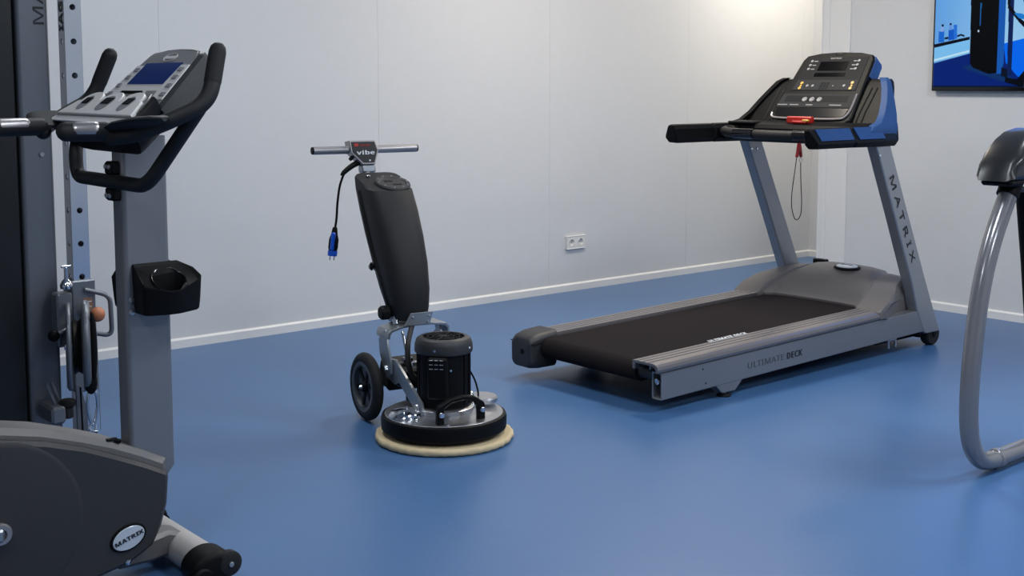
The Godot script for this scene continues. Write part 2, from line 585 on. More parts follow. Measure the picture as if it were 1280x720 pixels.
	part(t, "lift_frame", cat([rb(Vector3(5.42, 0.065, 0), Vector3(0.36, 0.05, 0.70), 0.006), rb(Vector3(5.62, 0.06, 0), Vector3(0.05, 0.05, 0.74), 0.006)]), "black")
	part(t, "height_adjuster", cat([cyl(Vector3(5.27, 0.03, 0.40), Vector3(5.27, 0.10, 0.40), 0.007, 10), cyl(Vector3(5.33, 0.03, 0.40), Vector3(5.33, 0.10, 0.40), 0.007, 10), rb(Vector3(5.30, 0.07, 0.40), Vector3(0.06, 0.012, 0.012), 0.002)]), "steel")
	# motor hood, a crowned shell over the front of the deck
	var hr := []
	var outline := func(x0: float, dy: float, g: float) -> Array:
		return [Vector2(x0 + 0.004, 0.200), Vector2(x0, 0.232), Vector2(x0 + 0.025, 0.250), Vector2(lerpf(x0, 5.5, 0.18), 0.273 + dy * 0.4), Vector2(lerpf(x0, 5.5, 0.40), 0.307 + dy * 0.7), Vector2(lerpf(x0, 5.5, 0.65), 0.335 + dy), Vector2(lerpf(x0, 5.5, 0.86), 0.348 + dy), Vector2(5.505, 0.350 + dy), Vector2(5.545, 0.343 + dy), Vector2(5.575, 0.315 + dy * 0.6), Vector2(5.60, 0.25 + g), Vector2(5.64, 0.12), Vector2(5.4, 0.12)]
	var slices := [[-0.449, 5.16, -0.012], [-0.446, 5.125, -0.004], [-0.435, 5.115, 0.0], [-0.30, 5.135, 0.010], [-0.292, 5.165, 0.004], [-0.275, 5.17, 0.008], [-0.25, 5.20, 0.022], [-0.15, 5.215, 0.032], [0.0, 5.22, 0.036], [0.15, 5.215, 0.032], [0.25, 5.20, 0.022], [0.275, 5.17, 0.008], [0.292, 5.165, 0.004], [0.30, 5.135, 0.010], [0.435, 5.115, 0.0], [0.446, 5.125, -0.004], [0.449, 5.16, -0.012]]
	for e in slices:
		var r := PackedVector3Array()
		for q in outline.call(e[1], e[2], 0.0): r.append(Vector3(q.x, q.y, e[0] * lerpf(1.0, 0.77, smoothstep(5.20, 5.46, q.x))))
		hr.append(r)
	var hood := part(t, "motor_hood", loft(hr), "hood", 32.0)
	var bd := Transform3D(Basis(Vector3(0, 0, 1), 0.16), Vector3(5.425, 0.377, 0.045))
	var badge := part(hood, "badge_base", xf(ell(Vector3.ZERO, Vector3(0.045, 0.012, 0.078), Basis(), 28), bd), "black")
	part(badge, "badge_plate", xf(ell(Vector3(0, 0.007, 0), Vector3(0.036, 0.008, 0.062), Basis(), 28), bd), "badge")
	lettering(badge, "MATRIX", 0.013, Vector3(5.423, 0.3925, 0.045), Vector3(0, 0, 1), Vector3(1, 0.16, 0), "button_grey", 700)
	part(hood, "vent_cover", rb(Vector3(5.56, 0.366, -0.215), Vector3(0.04, 0.03, 0.08), 0.005), "black")
	# console base between the posts
	part(t, "console_base", mv(prism([Vector2(4.985, 1.045), Vector2(5.005, 1.03), Vector2(5.29, 1.03), Vector2(5.31, 1.05), Vector2(5.30, 1.12), Vector2(5.08, 1.135), Vector2(5.0, 1.118), Vector2(4.985, 1.10)], -0.40, 0.40, 0.006), Vector3.ZERO), "black")
	part(t, "console_tray", rb(Vector3(5.06, 1.126, -0.31), Vector3(0.17, 0.012, 0.16), 0.004), "panel_grey")
	for s in [1.0, -1.0]:
		# side arm with a slanted upper face
		var sec := [Vector2(0.382, 1.098), Vector2(0.392, 1.118), Vector2(0.412, 1.122), Vector2(0.426, 1.116), Vector2(0.456, 1.064), Vector2(0.458, 1.052), Vector2(0.440, 1.030), Vector2(0.398, 1.028), Vector2(0.382, 1.046)]
		var arm_rings := []
		for e in [[4.562, 0.80], [4.566, 0.95], [4.58, 1.0], [4.86, 1.0], [4.865, 0.93], [4.875, 0.93], [4.88, 1.02], [5.1, 1.06], [5.205, 1.06]]:
			var r := PackedVector3Array()
			for q in sec: r.append(Vector3(e[0] + (1.122 - q.y) * 0.25 * (1.0 if e[0] < 4.6 else 0.0), 1.075 + (q.y - 1.075) * e[1], s * (0.42 + (q.x - 0.42) * e[1])))
			arm_rings.append(r)
		var arm := part(t, "handrail", loft(arm_rings), "black", 25.0)
		var nrm := Vector3(0, 0.030, 0.052).normalized()
		for q in [[4.595, 4.855], [4.885, 5.10]]:
			var w := []
			var g := 1.0 if q[0] < 4.8 else 1.05
			for e in [[0.0022, 0.0], [0.0022, 1.0]]: pass
			var a0 := Vector3(q[0], 1.1175, 0.4262)
			var a1 := Vector3(q[0] + 0.012, 1.066, 0.4560)
			var a2 := Vector3(q[1], 1.066, 0.4560)
			var a3 := Vector3(q[1], 1.1175, 0.4262)
			var base_r := PackedVector3Array()
			var top_r := PackedVector3Array()
			for v in [a0, a1, a2, a3]:
				var vv: Vector3 = Vector3(v.x, 1.075 + (v.y - 1.075) * g, 0.42 + (v.z - 0.42) * g)
				base_r.append((vv - nrm * 0.004) * Vector3(1, 1, s))
				top_r.append((vv + nrm * 0.003) * Vector3(1, 1, s))
			part(arm, "side_panel", loft([base_r, top_r]), "blue_panel")
		# wing that carries the console, narrowing upwards, and the blue shell round its outer side
		var wr := []
		var wsl := [[1.08, 5.10, 0.425], [1.13, 5.145, 0.418], [1.18, 5.178, 0.402], [1.24, 5.228, 0.378], [1.30, 5.278, 0.346], [1.33, 5.305, 0.325], [1.345, 5.325, 0.300]]
		for e in wsl:
			wr.append(PackedVector3Array([Vector3(e[1], e[0], s * 0.19), Vector3(e[1], e[0], s * (e[2] - 0.012)), Vector3(e[1] + 0.012, e[0], s * e[2]), Vector3(e[1] + 0.06, e[0], s * e[2]), Vector3(e[1] + 0.06, e[0], s * 0.19)]))
		var wing := part(t, "console_wing", loft(wr), "black", 30.0)
		var sr := []
		for e in [[1.045, 5.05, 0.428, 5.195], [1.055, 5.01, 0.440, 5.210], [1.10, 4.995, 0.446, 5.220], [1.122, 5.03, 0.442, 5.228], [1.140, 5.105, 0.432, 5.236], [1.18, 5.160, 0.414, 5.258], [1.24, 5.212, 0.390, 5.276], [1.30, 5.262, 0.358, 5.302], [1.335, 5.288, 0.335, 5.322], [1.352, 5.312, 0.310, 5.335]]:
			sr.append(PackedVector3Array([Vector3(e[1], e[0], s * (e[2] - 0.035)), Vector3(e[1] + 0.004, e[0], s * (e[2] - 0.004)), Vector3(e[1] + 0.014, e[0], s * e[2]), Vector3(e[3], e[0], s * e[2]), Vector3(e[3] + 0.01, e[0], s * (e[2] - 0.035))]))
		part(t, "side_shell", loft(sr), "blue_shell" if s > 0 else "black", 30.0)
		for k in 2:
			var zr: float = s * (0.262 + 0.03 * k)
			part(wing, "rib", tube([Vector3(5.15, 1.135, zr), Vector3(5.18, 1.18, zr), Vector3(5.23, 1.24, zr), Vector3(5.28, 1.30, zr)], 0.005, 8), "black")
	# cross handle with pulse grips
	var hb := part(t, "cross_handle", tube(spline([Vector3(4.97, 1.085, -0.39), Vector3(4.90, 1.08, -0.34), Vector3(4.865, 1.075, -0.2), Vector3(4.855, 1.073, 0.0), Vector3(4.865, 1.075, 0.2), Vector3(4.90, 1.08, 0.34), Vector3(4.97, 1.085, 0.39)], 5), 0.024, 14), "black_soft")
	for s in [-1.0, 1.0]:
		part(hb, "pulse_grip", tube([Vector3(4.861, 1.0765, s * 0.25), Vector3(4.853, 1.0755, s * 0.12)], 0.0252, 14), "black_gloss")
	for s in [-1.0, 1.0]:
		part(t, "handle_mount", rb(Vector3(4.99, 1.075, s * 0.36), Vector3(0.10, 0.07, 0.08), 0.012), "black")
	# console head; frame: u across (z), v up the face, w out of the face
	var fr := Transform3D(Basis(Vector3(0, 0, 1), Vector3(0.62, 0.785, 0), Vector3(-0.785, 0.62, 0)), Vector3(5.118, 1.129, -0.005))
	var shape := [Vector2(-0.215, -0.005), Vector2(-0.243, 0.02), Vector2(-0.243, 0.06), Vector2(-0.212, 0.40), Vector2(-0.195, 0.430), Vector2(-0.12, 0.447), Vector2(0, 0.453), Vector2(0.12, 0.447), Vector2(0.195, 0.430), Vector2(0.212, 0.40), Vector2(0.243, 0.06), Vector2(0.243, 0.02), Vector2(0.215, -0.005)]
	var head := part(t, "console_head", xf(prism(shape, -0.085, 0.0, 0.006), fr), "black")
	part(t, "console_back", xf(prism([Vector2(-0.18, 0.03), Vector2(-0.21, 0.10), Vector2(-0.19, 0.39), Vector2(0, 0.43), Vector2(0.19, 0.39), Vector2(0.21, 0.10), Vector2(0.18, 0.03)], -0.13, -0.08, 0.015), fr), "black")
	part(head, "corner_trim", xf(prism([Vector2(0.222, 0.30), Vector2(0.226, 0.30), Vector2(0.2165, 0.405), Vector2(0.205, 0.4275), Vector2(0.2, 0.425), Vector2(0.212, 0.40)], -0.08, -0.012, 0.001), fr), "blue_shell")
	var slab := func(parent: Node, called: String, pts: Array, z0: float, z1: float, m: String) -> MeshInstance3D:
		return part(parent, called, xf(prism(pts, z0, z1, 0.0004), fr), m)
	var disp: MeshInstance3D = slab.call(head, "display_panel", [Vector2(-0.180, 0.415), Vector2(0.180, 0.415), Vector2(0.195, 0.200), Vector2(-0.195, 0.200)], -0.002, 0.002, "panel_grey")
	slab.call(disp, "screen", [Vector2(-0.092, 0.386), Vector2(0.077, 0.386), Vector2(0.081, 0.327), Vector2(-0.090, 0.327)], 0.001, 0.0035, "lcd")
	slab.call(disp, "message_window", [Vector2(-0.094, 0.313), Vector2(0.088, 0.313), Vector2(0.091, 0.289), Vector2(-0.094, 0.289)], 0.001, 0.0035, "lcd")
	slab.call(disp, "button_strip", [Vector2(-0.178, 0.268), Vector2(0.186, 0.268), Vector2(0.190, 0.204), Vector2(-0.182, 0.204)], 0.001, 0.003, "panel_light")
	var dot := func(parent: Node, u: float, v: float, r: float, m: String) -> void:
		part(parent, "button", xf(cyl(Vector3(u, v, 0.001), Vector3(u, v, 0.0055), r, 12, 0.0008), fr), m)
	for v in [0.389, 0.363, 0.338]:
		dot.call(disp, -0.147, v, 0.008, "button_grey")
		dot.call(disp, 0.135, v, 0.008, "button_grey")
		slab.call(disp, "print_mark", [Vector2(-0.135, v + 0.003), Vector2(-0.112, v + 0.003), Vector2(-0.112, v - 0.003), Vector2(-0.135, v - 0.003)], 0.001, 0.0028, "button_grey")
		slab.call(disp, "print_mark", [Vector2(0.102, v + 0.003), Vector2(0.123, v + 0.003), Vector2(0.123, v - 0.003), Vector2(0.102, v - 0.003)], 0.001, 0.0028, "button_grey")
	for q in [[-0.144, 0.247], [-0.144, 0.214], [0.158, 0.249], [0.160, 0.214]]: dot.call(disp, q[0], q[1], 0.009, "yellow")
	for q in [[-0.103, 0.229], [-0.070, 0.229], [0.117, 0.230], [0.053, 0.228]]: dot.call(disp, q[0], q[1], 0.008 if q[0] != 0.053 else 0.004, "button_grey")
	slab.call(disp, "arrow_strip", [Vector2(-0.149, 0.236), Vector2(-0.139, 0.236), Vector2(-0.139, 0.225), Vector2(-0.149, 0.225)], 0.001, 0.004, "yellow")
	slab.call(disp, "arrow_strip", [Vector2(0.155, 0.237), Vector2(0.165, 0.237), Vector2(0.165, 0.226), Vector2(0.155, 0.226)], 0.001, 0.004, "yellow")
	for a in 3:
		for b in 4:
			part(disp, "keypad_key", xf(rb(Vector3(-0.02 + a * 0.018, 0.213 + b * 0.0115, 0.003), Vector3(0.013, 0.0075, 0.003), 0.0006), fr), "panel_grey")
	lettering(disp, "MATRIX", 0.009, fr * Vector3(-0.01, 0.4065, 0.0025), Vector3(0, 0, 1), fr.basis.y, "button_grey", 700, 1.4)
	var low: MeshInstance3D = slab.call(head, "control_panel", [Vector2(-0.222, 0.180), Vector2(0.215, 0.180), Vector2(0.226, 0.094), Vector2(-0.234, 0.094)], -0.002, 0.0025, "panel_light")
	slab.call(low, "button_strip", [Vector2(-0.196, 0.166), Vector2(0.175, 0.166), Vector2(0.178, 0.128), Vector2(-0.198, 0.128)], 0.001, 0.0032, "panel_grey")
	for u in [-0.077, -0.033, 0.012]:
		part(low, "round_button", xf(lathe([[0.0, 0.0], [0.015, 0.0], [0.015, 0.003], [0.012, 0.005], [0.008, 0.0042], [0.0, 0.004]], 18, Vector3(u, 0.142, 0.002), Vector3(0, 0, 1)), fr), "button_grey")
	for q in [[-0.231, -0.17], [-0.155, -0.10], [0.085, 0.155], [-0.055, -0.015]]:
		slab.call(low, "print_mark", [Vector2(q[0], 0.112), Vector2(q[1], 0.112), Vector2(q[1], 0.106), Vector2(q[0], 0.106)], 0.001, 0.003, "button_grey")
	slab.call(head, "reading_slot", [Vector2(-0.222, 0.088), Vector2(0.205, 0.088), Vector2(0.198, 0.045), Vector2(0.18, 0.036), Vector2(-0.20, 0.036), Vector2(-0.22, 0.048)], -0.002, 0.0015, "black_gloss")
	part(head, "silver_lip", xf(tube(spline([Vector3(-0.236, 0.055, 0.003), Vector3(-0.226, 0.032, 0.004), Vector3(-0.18, 0.022, 0.005), Vector3(0.0, 0.018, 0.006), Vector3(0.17, 0.022, 0.005), Vector3(0.212, 0.040, 0.004), Vector3(0.222, 0.09, 0.003), Vector3(0.216, 0.178, 0.002)], 5), 0.006, 8), fr), "alu")
	part(head, "top_notch", xf(prism([Vector2(-0.03, 0.445), Vector2(-0.025, 0.430), Vector2(0.015, 0.430), Vector2(0.02, 0.445)], -0.002, 0.003, 0.0005), fr), "black_gloss")
	# safety key with its cord
	var key := part(t, "safety_key", cat([rb(Vector3(5.06, 1.143, 0.0), Vector3(0.03, 0.036, 0.15), 0.006), rb(Vector3(5.035, 1.133, 0.02), Vector3(0.03, 0.014, 0.09), 0.004)]), "red")
	part(key, "key_tab", rb(Vector3(5.03, 1.141, 0.055), Vector3(0.02, 0.012, 0.035), 0.004), "yellow")
	var zc := 0.095
	part(key, "cord", tube(spline([Vector3(5.03, 1.12, 0.06), Vector3(4.965, 1.09, 0.08), Vector3(4.93, 1.05, zc), Vector3(4.93, 1.03, zc)], 4), 0.002, 6), "black")
	var clip := part(key, "clip", cat([mv(prism([Vector2(-0.008, 0.0), Vector2(0.008, 0.0), Vector2(0.022, -0.065), Vector2(0.012, -0.068), Vector2(0.0, -0.035), Vector2(-0.012, -0.068), Vector2(-0.022, -0.065)], -0.007, 0.007, 0.002), Vector3(4.93, 1.035, zc))]), "clip_red")
	part(clip, "ring", torus(Vector3(4.945, 0.953, zc), Vector3(0, 0, 1), 0.011, 0.002, 18, 6), "steel")
	part(key, "lanyard", tube(spline([Vector3(4.912, 0.968, zc), Vector3(4.90, 0.90, zc), Vector3(4.882, 0.80, zc), Vector3(4.882, 0.73, zc), Vector3(4.905, 0.675, zc), Vector3(4.93, 0.665, zc), Vector3(4.955, 0.69, zc), Vector3(4.96, 0.75, zc), Vector3(4.95, 0.85, zc), Vector3(4.945, 0.942, zc)], 5), 0.0022, 6), "black")
	# lettering
	var dirp := Vector3(0.46, -0.92, 0).normalized()
	lettering(t, "M A T R I X", 0.036, Vector3(5.296, 0.672, 0.4402), dirp, Vector3(0.92, 0.46, 0), "print_dark", 300, 2.05)
	var du := Vector3(1, sl, 0).normalized()
	lettering(t, "ULTIMATE", 0.026, Vector3(4.275, 0.118, 0.4352), du, Vector3(-sl, 1, 0), "print_mid", 400, 1.55)
	lettering(t, "DECK", 0.028, Vector3(4.475, 0.121, 0.4352), du, Vector3(-sl, 1, 0), "print_dark", 700, 1.15)
	lettering(t, "ULTIMATE DECK", 0.016, Vector3(4.165, 0.2195, 0.309), du, Vector3(-sl, 0.3, -1), "white", 700, 1.5)
	off = Vector3.ZERO

# ------------------------------------------------------------------ exercise bike
func bike() -> void:
	var zb := -3.135
	var t := thing("exercise_bike", "dark grey upright exercise bike with blue-screened console at the left", "exercise bike", Vector3(1.0, 0, zb))
	off = Vector3(1.0, 0, 0)
	# upright column
	var col := []
	var cs := rrect(0.126, 0.072, 0.013, 4)
	col.append(ring_y(rrect(0.10, 0.072, 0.013, 4), 0.262, Vector2(1.352, 0)))
	for e in [0.29, 0.5, 0.8, 1.185]: col.append(ring_y(cs, e, Vector2(1.363, 0)))
	var column := part(t, "column", loft(col), "grey_paint")
	for y in [0.755, 0.722]:
		part(column, "bolt", lathe([[0.0, 0.004], [0.007, 0.003], [0.009, 0.0]], 14, Vector3(1.316, y, 0.036), Vector3(0, 0, 1)), "steel")
	# body shroud: light centre shell with dark side covers
	var top := [Vector2(0.42, 0.40), Vector2(0.50, 0.455), Vector2(0.62, 0.485), Vector2(0.80, 0.494), Vector2(0.952, 0.482), Vector2(1.06, 0.458), Vector2(1.16, 0.425), Vector2(1.25, 0.390), Vector2(1.325, 0.354), Vector2(1.392, 0.318)]
	var down := [Vector2(1.394, 0.27), Vector2(1.388, 0.20), Vector2(1.370, 0.14), Vector2(1.345, 0.095), Vector2(1.28, 0.06), Vector2(1.15, 0.04), Vector2(0.9, 0.03), Vector2(0.6, 0.035), Vector2(0.48, 0.07), Vector2(0.42, 0.15)]
	part(t, "centre_shell", prism(top + down, -0.062, 0.062, 0.016), "shroud_rim")
	for s in [1.0, -1.0]:
		var pts := []
		for q in top: pts.append(q + Vector2(0.0 if q.x < 1.2 else -0.012, -0.026))
		for q in down: pts.append(q + Vector2(-0.012 if q.x > 1.2 else 0.012, 0.006))
		var z0 := 0.05 if s > 0 else -0.09
		var z1 := 0.09 if s > 0 else -0.05
		var cover := part(t, "side_cover", prism(pts, z0, z1, 0.010), "shroud")
		part(cover, "crank_disc", lathe([[0.0, 0.011], [0.06, 0.011], [0.075, 0.009], [0.20, 0.006], [0.215, 0.0], [0.215, -0.01], [0.0, -0.01]], 48, Vector3(0.935, 0.238, s * 0.089), Vector3(0, 0, s)), "shroud")
		var hub := part(t, "crank_hub", lathe([[0.0, 0.0], [0.026, 0.0], [0.028, 0.016], [0.024, 0.022], [0.014, 0.022], [0.012, 0.012], [0.0, 0.012]], 28, Vector3(0.935, 0.232, s * 0.098), Vector3(0, 0, s)), "alu")
		part(hub, "crank_arm", rb(Vector3(0.85, 0.232 + s * 0.0, s * 0.118), Vector3(0.18, 0.032, 0.018), 0.005), "steel")
		# oval badge
		var bt := Transform3D(Basis(Vector3(0, 0, 1), 0.30 * s), Vector3(1.262, 0.140, s * 0.0905))
		var bz := Basis(Vector3(1, 0, 0), PI / 2)
		var bdg := part(cover, "badge_rim", xf(lathe([[0.0, -0.004], [0.050, -0.004], [0.050, 0.003], [0.046, 0.005], [0.0, 0.005]], 36), bt * Transform3D(bz * Basis.from_scale(Vector3(1, s, 0.68)), Vector3.ZERO)), "black")
		part(bdg, "badge_plate", xf(lathe([[0.0, -0.003], [0.044, -0.003], [0.044, 0.006], [0.042, 0.0072], [0.0, 0.0078]], 36), bt * Transform3D(bz * Basis.from_scale(Vector3(1, s, 0.66)), Vector3.ZERO)), "badge")
		if s > 0: lettering(bdg, "MATRIX", 0.0105, bt * Vector3(0, 0, 0.0085), bt.basis.x, bt.basis.y, "print_dark", 600, 1.5)
		part(cover, "screw", lathe([[0.0, 0.005], [0.005, 0.004], [0.008, 0.0]], 12, Vector3(1.262, 0.072, s * 0.089), Vector3(0, 0, s)), "chrome")
	part(t, "front_frame", prism([Vector2(1.26, 0.035), Vector2(1.36, 0.035), Vector2(1.46, 0.05), Vector2(1.46, 0.09), Vector2(1.40, 0.11), Vector2(1.28, 0.09)], -0.04, 0.04, 0.01), "shroud_rim")
	part(t, "latch", cat([cyl(Vector3(1.252, 0.392, 0.045), Vector3(1.268, 0.388, 0.05), 0.006, 10), rb(Vector3(1.245, 0.396, 0.045), Vector3(0.03, 0.006, 0.014), 0.002)]), "black")
	# front stabiliser with caps and wheels
	var foot := part(t, "front_stabiliser", cyl(Vector3(1.44, 0.052, -0.22), Vector3(1.44, 0.052, 0.185), 0.046, 28), "foot_white")
	for s in [1.0, -1.0]:
		var fc := part(t, "foot_cap", xf(lathe([[0.0, 0.075], [0.030, 0.075], [0.042, 0.068], [0.050, 0.055], [0.051, 0.0], [0.0, 0.0]], 28, Vector3.ZERO, Vector3(0, 0, 1)), Transform3D(Basis.from_scale(Vector3(1.25, 1, s)), Vector3(1.435, 0.0515, s * 0.165))), "black")
		part(fc, "cap_lobe", cyl(Vector3(1.40, 0.035, s * 0.20), Vector3(1.40, 0.035, s * 0.245), 0.030, 20, 0.006), "black")
		var wl := part(t, "transport_wheel", lathe([[0.0, -0.014], [0.026, -0.014], [0.034, -0.009], [0.034, 0.009], [0.026, 0.014], [0.0, 0.014]], 24, Vector3(1.478, 0.058, s * 0.228), Vector3(0, 0, 1)), "rubber")
		part(wl, "axle", cyl(Vector3(1.478, 0.058, s * 0.205), Vector3(1.478, 0.058, s * 0.247), 0.007, 12), "steel")
	# cup holders either side of the column
	for s in [1.0, -1.0]:
		var plan := [Vector2(1.318, 0.036), Vector2(1.318, 0.098), Vector2(1.328, 0.110), Vector2(1.38, 0.128), Vector2(1.415, 0.127), Vector2(1.478, 0.100), Vector2(1.490, 0.087), Vector2(1.480, 0.062), Vector2(1.445, 0.036)]
		var body := []
		var top_y := func(q: Vector2) -> float: return 0.846 - (q.y - 0.036) * 0.72
		for e in [[0.72, 0.90], [0.724, 0.93], [0.75, 0.96]]:
			var r := PackedVector3Array()
			for q in plan: r.append(Vector3(1.40 + (q.x - 1.40) * e[1], e[0], s * (0.036 + (q.y - 0.036) * e[1])))
			body.append(r)
		for e in [[0.0, 1.0], [0.004, 0.975], [-0.004, 0.90]]:
			var r := PackedVector3Array()
			for q in plan: r.append(Vector3(1.40 + (q.x - 1.40) * e[1], top_y.call(q) + e[0], s * (0.078 + (q.y - 0.078) * e[1])))
			body.append(r)
		# the cup itself sinks into the tray
		for e in [[-0.008, 0.036], [-0.016, 0.034], [-0.075, 0.029]]:
			var r := PackedVector3Array()
			for q in plan:
				var d: Vector2 = (q - Vector2(1.40, 0.082)).normalized()
				var p: Vector2 = Vector2(1.40, 0.082) + Vector2(d.x * e[1] * 1.25, d.y * e[1])
				r.append(Vector3(p.x, (0.846 - (p.y - 0.036) * 0.72) + e[0], s * p.y))
			body.append(r)
		var cup := part(t, "cup_holder", loft(body), "black", 30.0)
		var rim := []
		for k in 25:
			var a := TAU * k / 24
			var p := Vector2(1.40 + cos(a) * 0.047, 0.082 + sin(a) * 0.038)
			rim.append(Vector3(p.x, 0.846 - (p.y - 0.036) * 0.72 - 0.008, s * p.y))
		part(cup, "rim", tube(rim, 0.004, 8), "black_gloss")
	# lower handle loop clamped to the column
	part(t, "lower_handle", tube(bend([Vector3(1.365, 1.262, -0.355), Vector3(1.284, 1.14, -0.235), Vector3(1.284, 1.068, -0.228), Vector3(1.284, 1.068, 0.225), Vector3(1.365, 1.262, 0.355)], 0.05, 7), 0.0185, 16), "black_soft")
	for q in [[1.102, 1.0], [1.035, -1.0]]:
		var cl := part(t, "clamp", rb(Vector3(1.292, q[0], 0.0), Vector3(0.03, 0.036, 0.05), 0.006), "black")
		for z in [-0.011, 0.011]:
			part(cl, "bolt", lathe([[0.0, 0.005], [0.006, 0.004], [0.007, 0.0]], 12, Vector3(1.277, q[0] + q[1] * 0.004, z), Vector3(-1, 0, 0)), "steel")
	# upper handlebars
	for s in [1.0, -1.0]:
		part(t, "handlebar", tube(bend([Vector3(1.430, 1.402, s * 0.330), Vector3(1.388, 1.278, s * 0.362), Vector3(1.31, 1.240, s * 0.350), Vector3(1.225, 1.200, s * 0.300), Vector3(1.195, 1.192, s * 0.225)], 0.05, 8), 0.0205, 18, true), "black_soft")
		part(t, "grip_sleeve", tube([Vector3(1.4285, 1.398, s * 0.3312), Vector3(1.404, 1.325, s * 0.350)], 0.0215, 18, true), "rubber")
		# palm rest: a scooped wing standing out over the bar
		var pd := []
		for e in [[0.0, 0.012, 0.006], [0.12, 0.040, 0.011], [0.35, 0.056, 0.014], [0.65, 0.054, 0.014], [0.88, 0.036, 0.011], [1.0, 0.010, 0.005]]:
			var r := PackedVector3Array()
			var c: Vector3 = Vector3(1.205, 1.205, s * 0.205).lerp(Vector3(1.262, 1.238, s * 0.385), e[0])
			var ax := Vector3(0.057, 0.033, s * 0.18).normalized()
			var side := ax.cross(Vector3.UP).normalized()
			var upv := side.cross(ax).normalized()
			for k in 14:
				var a := TAU * k / 14
				r.append(c + side * cos(a) * e[1] + upv * (sin(a) * e[2] + absf(cos(a)) * e[1] * 0.18))
			pd.append(r)
		part(t, "palm_rest", loft(pd), "black_soft", 50.0)
		# pulse grip with a silver contact, pointing back at the rider
		var g0 := Vector3(1.185, 1.206, s * 0.222)
		var g1 := Vector3(1.100 if s > 0 else 1.03, 1.207, s * 0.195)
		var gr := part(t, "pulse_grip", tube([g0, g1], 0.024, 18, true), "black_soft")
		part(gr, "contact_plate", tube([g0.lerp(g1, 0.28) + Vector3(-0.002, 0.0035, 0.0035), g0.lerp(g1, 0.72) + Vector3(-0.002, 0.0035, 0.0035)], 0.0213, 18, true), "alu")
	# console: lower keypad plane and steeper upper panel
	var lo := Transform3D(Basis(Vector3(0, 0, 1), Vector3(0.8165, 0.5773, 0), Vector3(-0.5773, 0.8165, 0)), Vector3(1.223, 1.220, 0))
	var hi := Transform3D(Basis(Vector3(0, 0, 1), Vector3(0.723, 0.691, 0), Vector3(-0.691, 0.723, 0)), Vector3(1.345, 1.2755, 0))
	# upper head
	var hs := [Vector2(-0.205, -0.02), Vector2(-0.155, 0.175), Vector2(-0.14, 0.193), Vector2(-0.07, 0.204), Vector2(0, 0.207), Vector2(0.07, 0.204), Vector2(0.14, 0.193), Vector2(0.155, 0.175), Vector2(0.205, -0.02)]
	var head := part(t, "console_head", xf(prism(hs, -0.075, 0.0, 0.008), hi), "charcoal")
	var fs := [Vector2(-0.190, -0.018), Vector2(-0.143, 0.172), Vector2(-0.13, 0.184), Vector2(0, 0.196), Vector2(0.13, 0.184), Vector2(0.143, 0.172), Vector2(0.190, -0.018)]
	var face := part(head, "face_plate", xf(prism(fs, -0.002, 0.003, 0.001), hi), "bike_face")
	var wpan := part(face, "keypad_panel", xf(prism([Vector2(-0.187, 0.005), Vector2(-0.158, 0.133), Vector2(0.158, 0.133), Vector2(0.187, 0.005)], 0.001, 0.0042, 0.0006), hi), "bike_silver")
	part(wpan, "screen", xf(prism([Vector2(-0.110, 0.059), Vector2(-0.110, 0.140), Vector2(0.110, 0.140), Vector2(0.110, 0.059)], 0.002, 0.0058, 0.0006), hi), "bike_lcd")
	part(wpan, "message_window", xf(prism([Vector2(-0.115, 0.012), Vector2(-0.10, 0.034), Vector2(0.03, 0.034), Vector2(0.055, 0.012)], 0.002, 0.0056, 0.0005), hi), "lcd")
	part(wpan, "speed_window", xf(prism([Vector2(0.07, 0.012), Vector2(0.055, 0.034), Vector2(0.115, 0.034), Vector2(0.12, 0.012)], 0.002, 0.0056, 0.0005), hi), "button_grey")
	for q in [[-0.138, 0.114, 0.139], [-0.149, 0.085, 0.149], [-0.160, 0.054, 0.160], [-0.170, 0.022, 0.172]]:
		for u in [q[0], q[2]]:
			part(wpan, "button", xf(rb(Vector3(u * 0.97, q[1], 0.005), Vector3(0.026, 0.014, 0.004), 0.001), hi), "button_grey")
	part(face, "logo_ring", xf(xf(torus(Vector3.ZERO, Vector3(0, 0, 1), 0.036, 0.002, 28, 6), Transform3D(Basis.from_scale(Vector3(1, 0.42, 1)), Vector3(0, 0.163, 0.003))), hi), "bike_silver")
	lettering(face, "MATRIX", 0.010, hi * Vector3(0, 0.163, 0.0035), Vector3(0, 0, 1), hi.basis.y, "bike_silver", 700, 1.2)
	# lower bowl
	var bowl := []
	var bs := [Vector2(-0.265, 0.0), Vector2(-0.262, 0.018), Vector2(-0.235, 0.075), Vector2(-0.205, 0.118), Vector2(0.205, 0.118), Vector2(0.235, 0.075), Vector2(0.262, 0.018), Vector2(0.265, 0.0)]
	for e in [[0.0, 1.0], [-0.006, 1.01], [-0.035, 0.98], [-0.07, 0.88], [-0.095, 0.72], [-0.105, 0.55]]:
		var r := PackedVector3Array()
		for q in bs: r.append(lo * Vector3(q.x * e[1], 0.07 + (q.y - 0.07) * (1.0 + (e[1] - 1.0) * 0.5), e[0]))
		bowl.append(r)
	var lower := part(t, "console_bowl", loft(bowl), "black", 50.0)
	part(lower, "lip_plate", xf(prism([Vector2(-0.262, 0.002), Vector2(-0.245, 0.024), Vector2(0.245, 0.024), Vector2(0.262, 0.002)], -0.001, 0.004, 0.001), lo), "bike_silver")
	# keypad with three arched tops
	var arch := [Vector2(-0.242, 0.028), Vector2(-0.205, 0.085)]
	for k in 3:
		var cx := -0.128 + 0.128 * k
		for j in 9:
			var a := PI - PI * j / 8
			arch.append(Vector2(cx + cos(a) * 0.060, 0.088 + sin(a) * 0.036))
	arch.append_array([Vector2(0.205, 0.085), Vector2(0.242, 0.028)])
	var plate := part(lower, "arched_keypad", xf(prism(arch, -0.012, 0.010, 0.002), lo), "bike_silver")
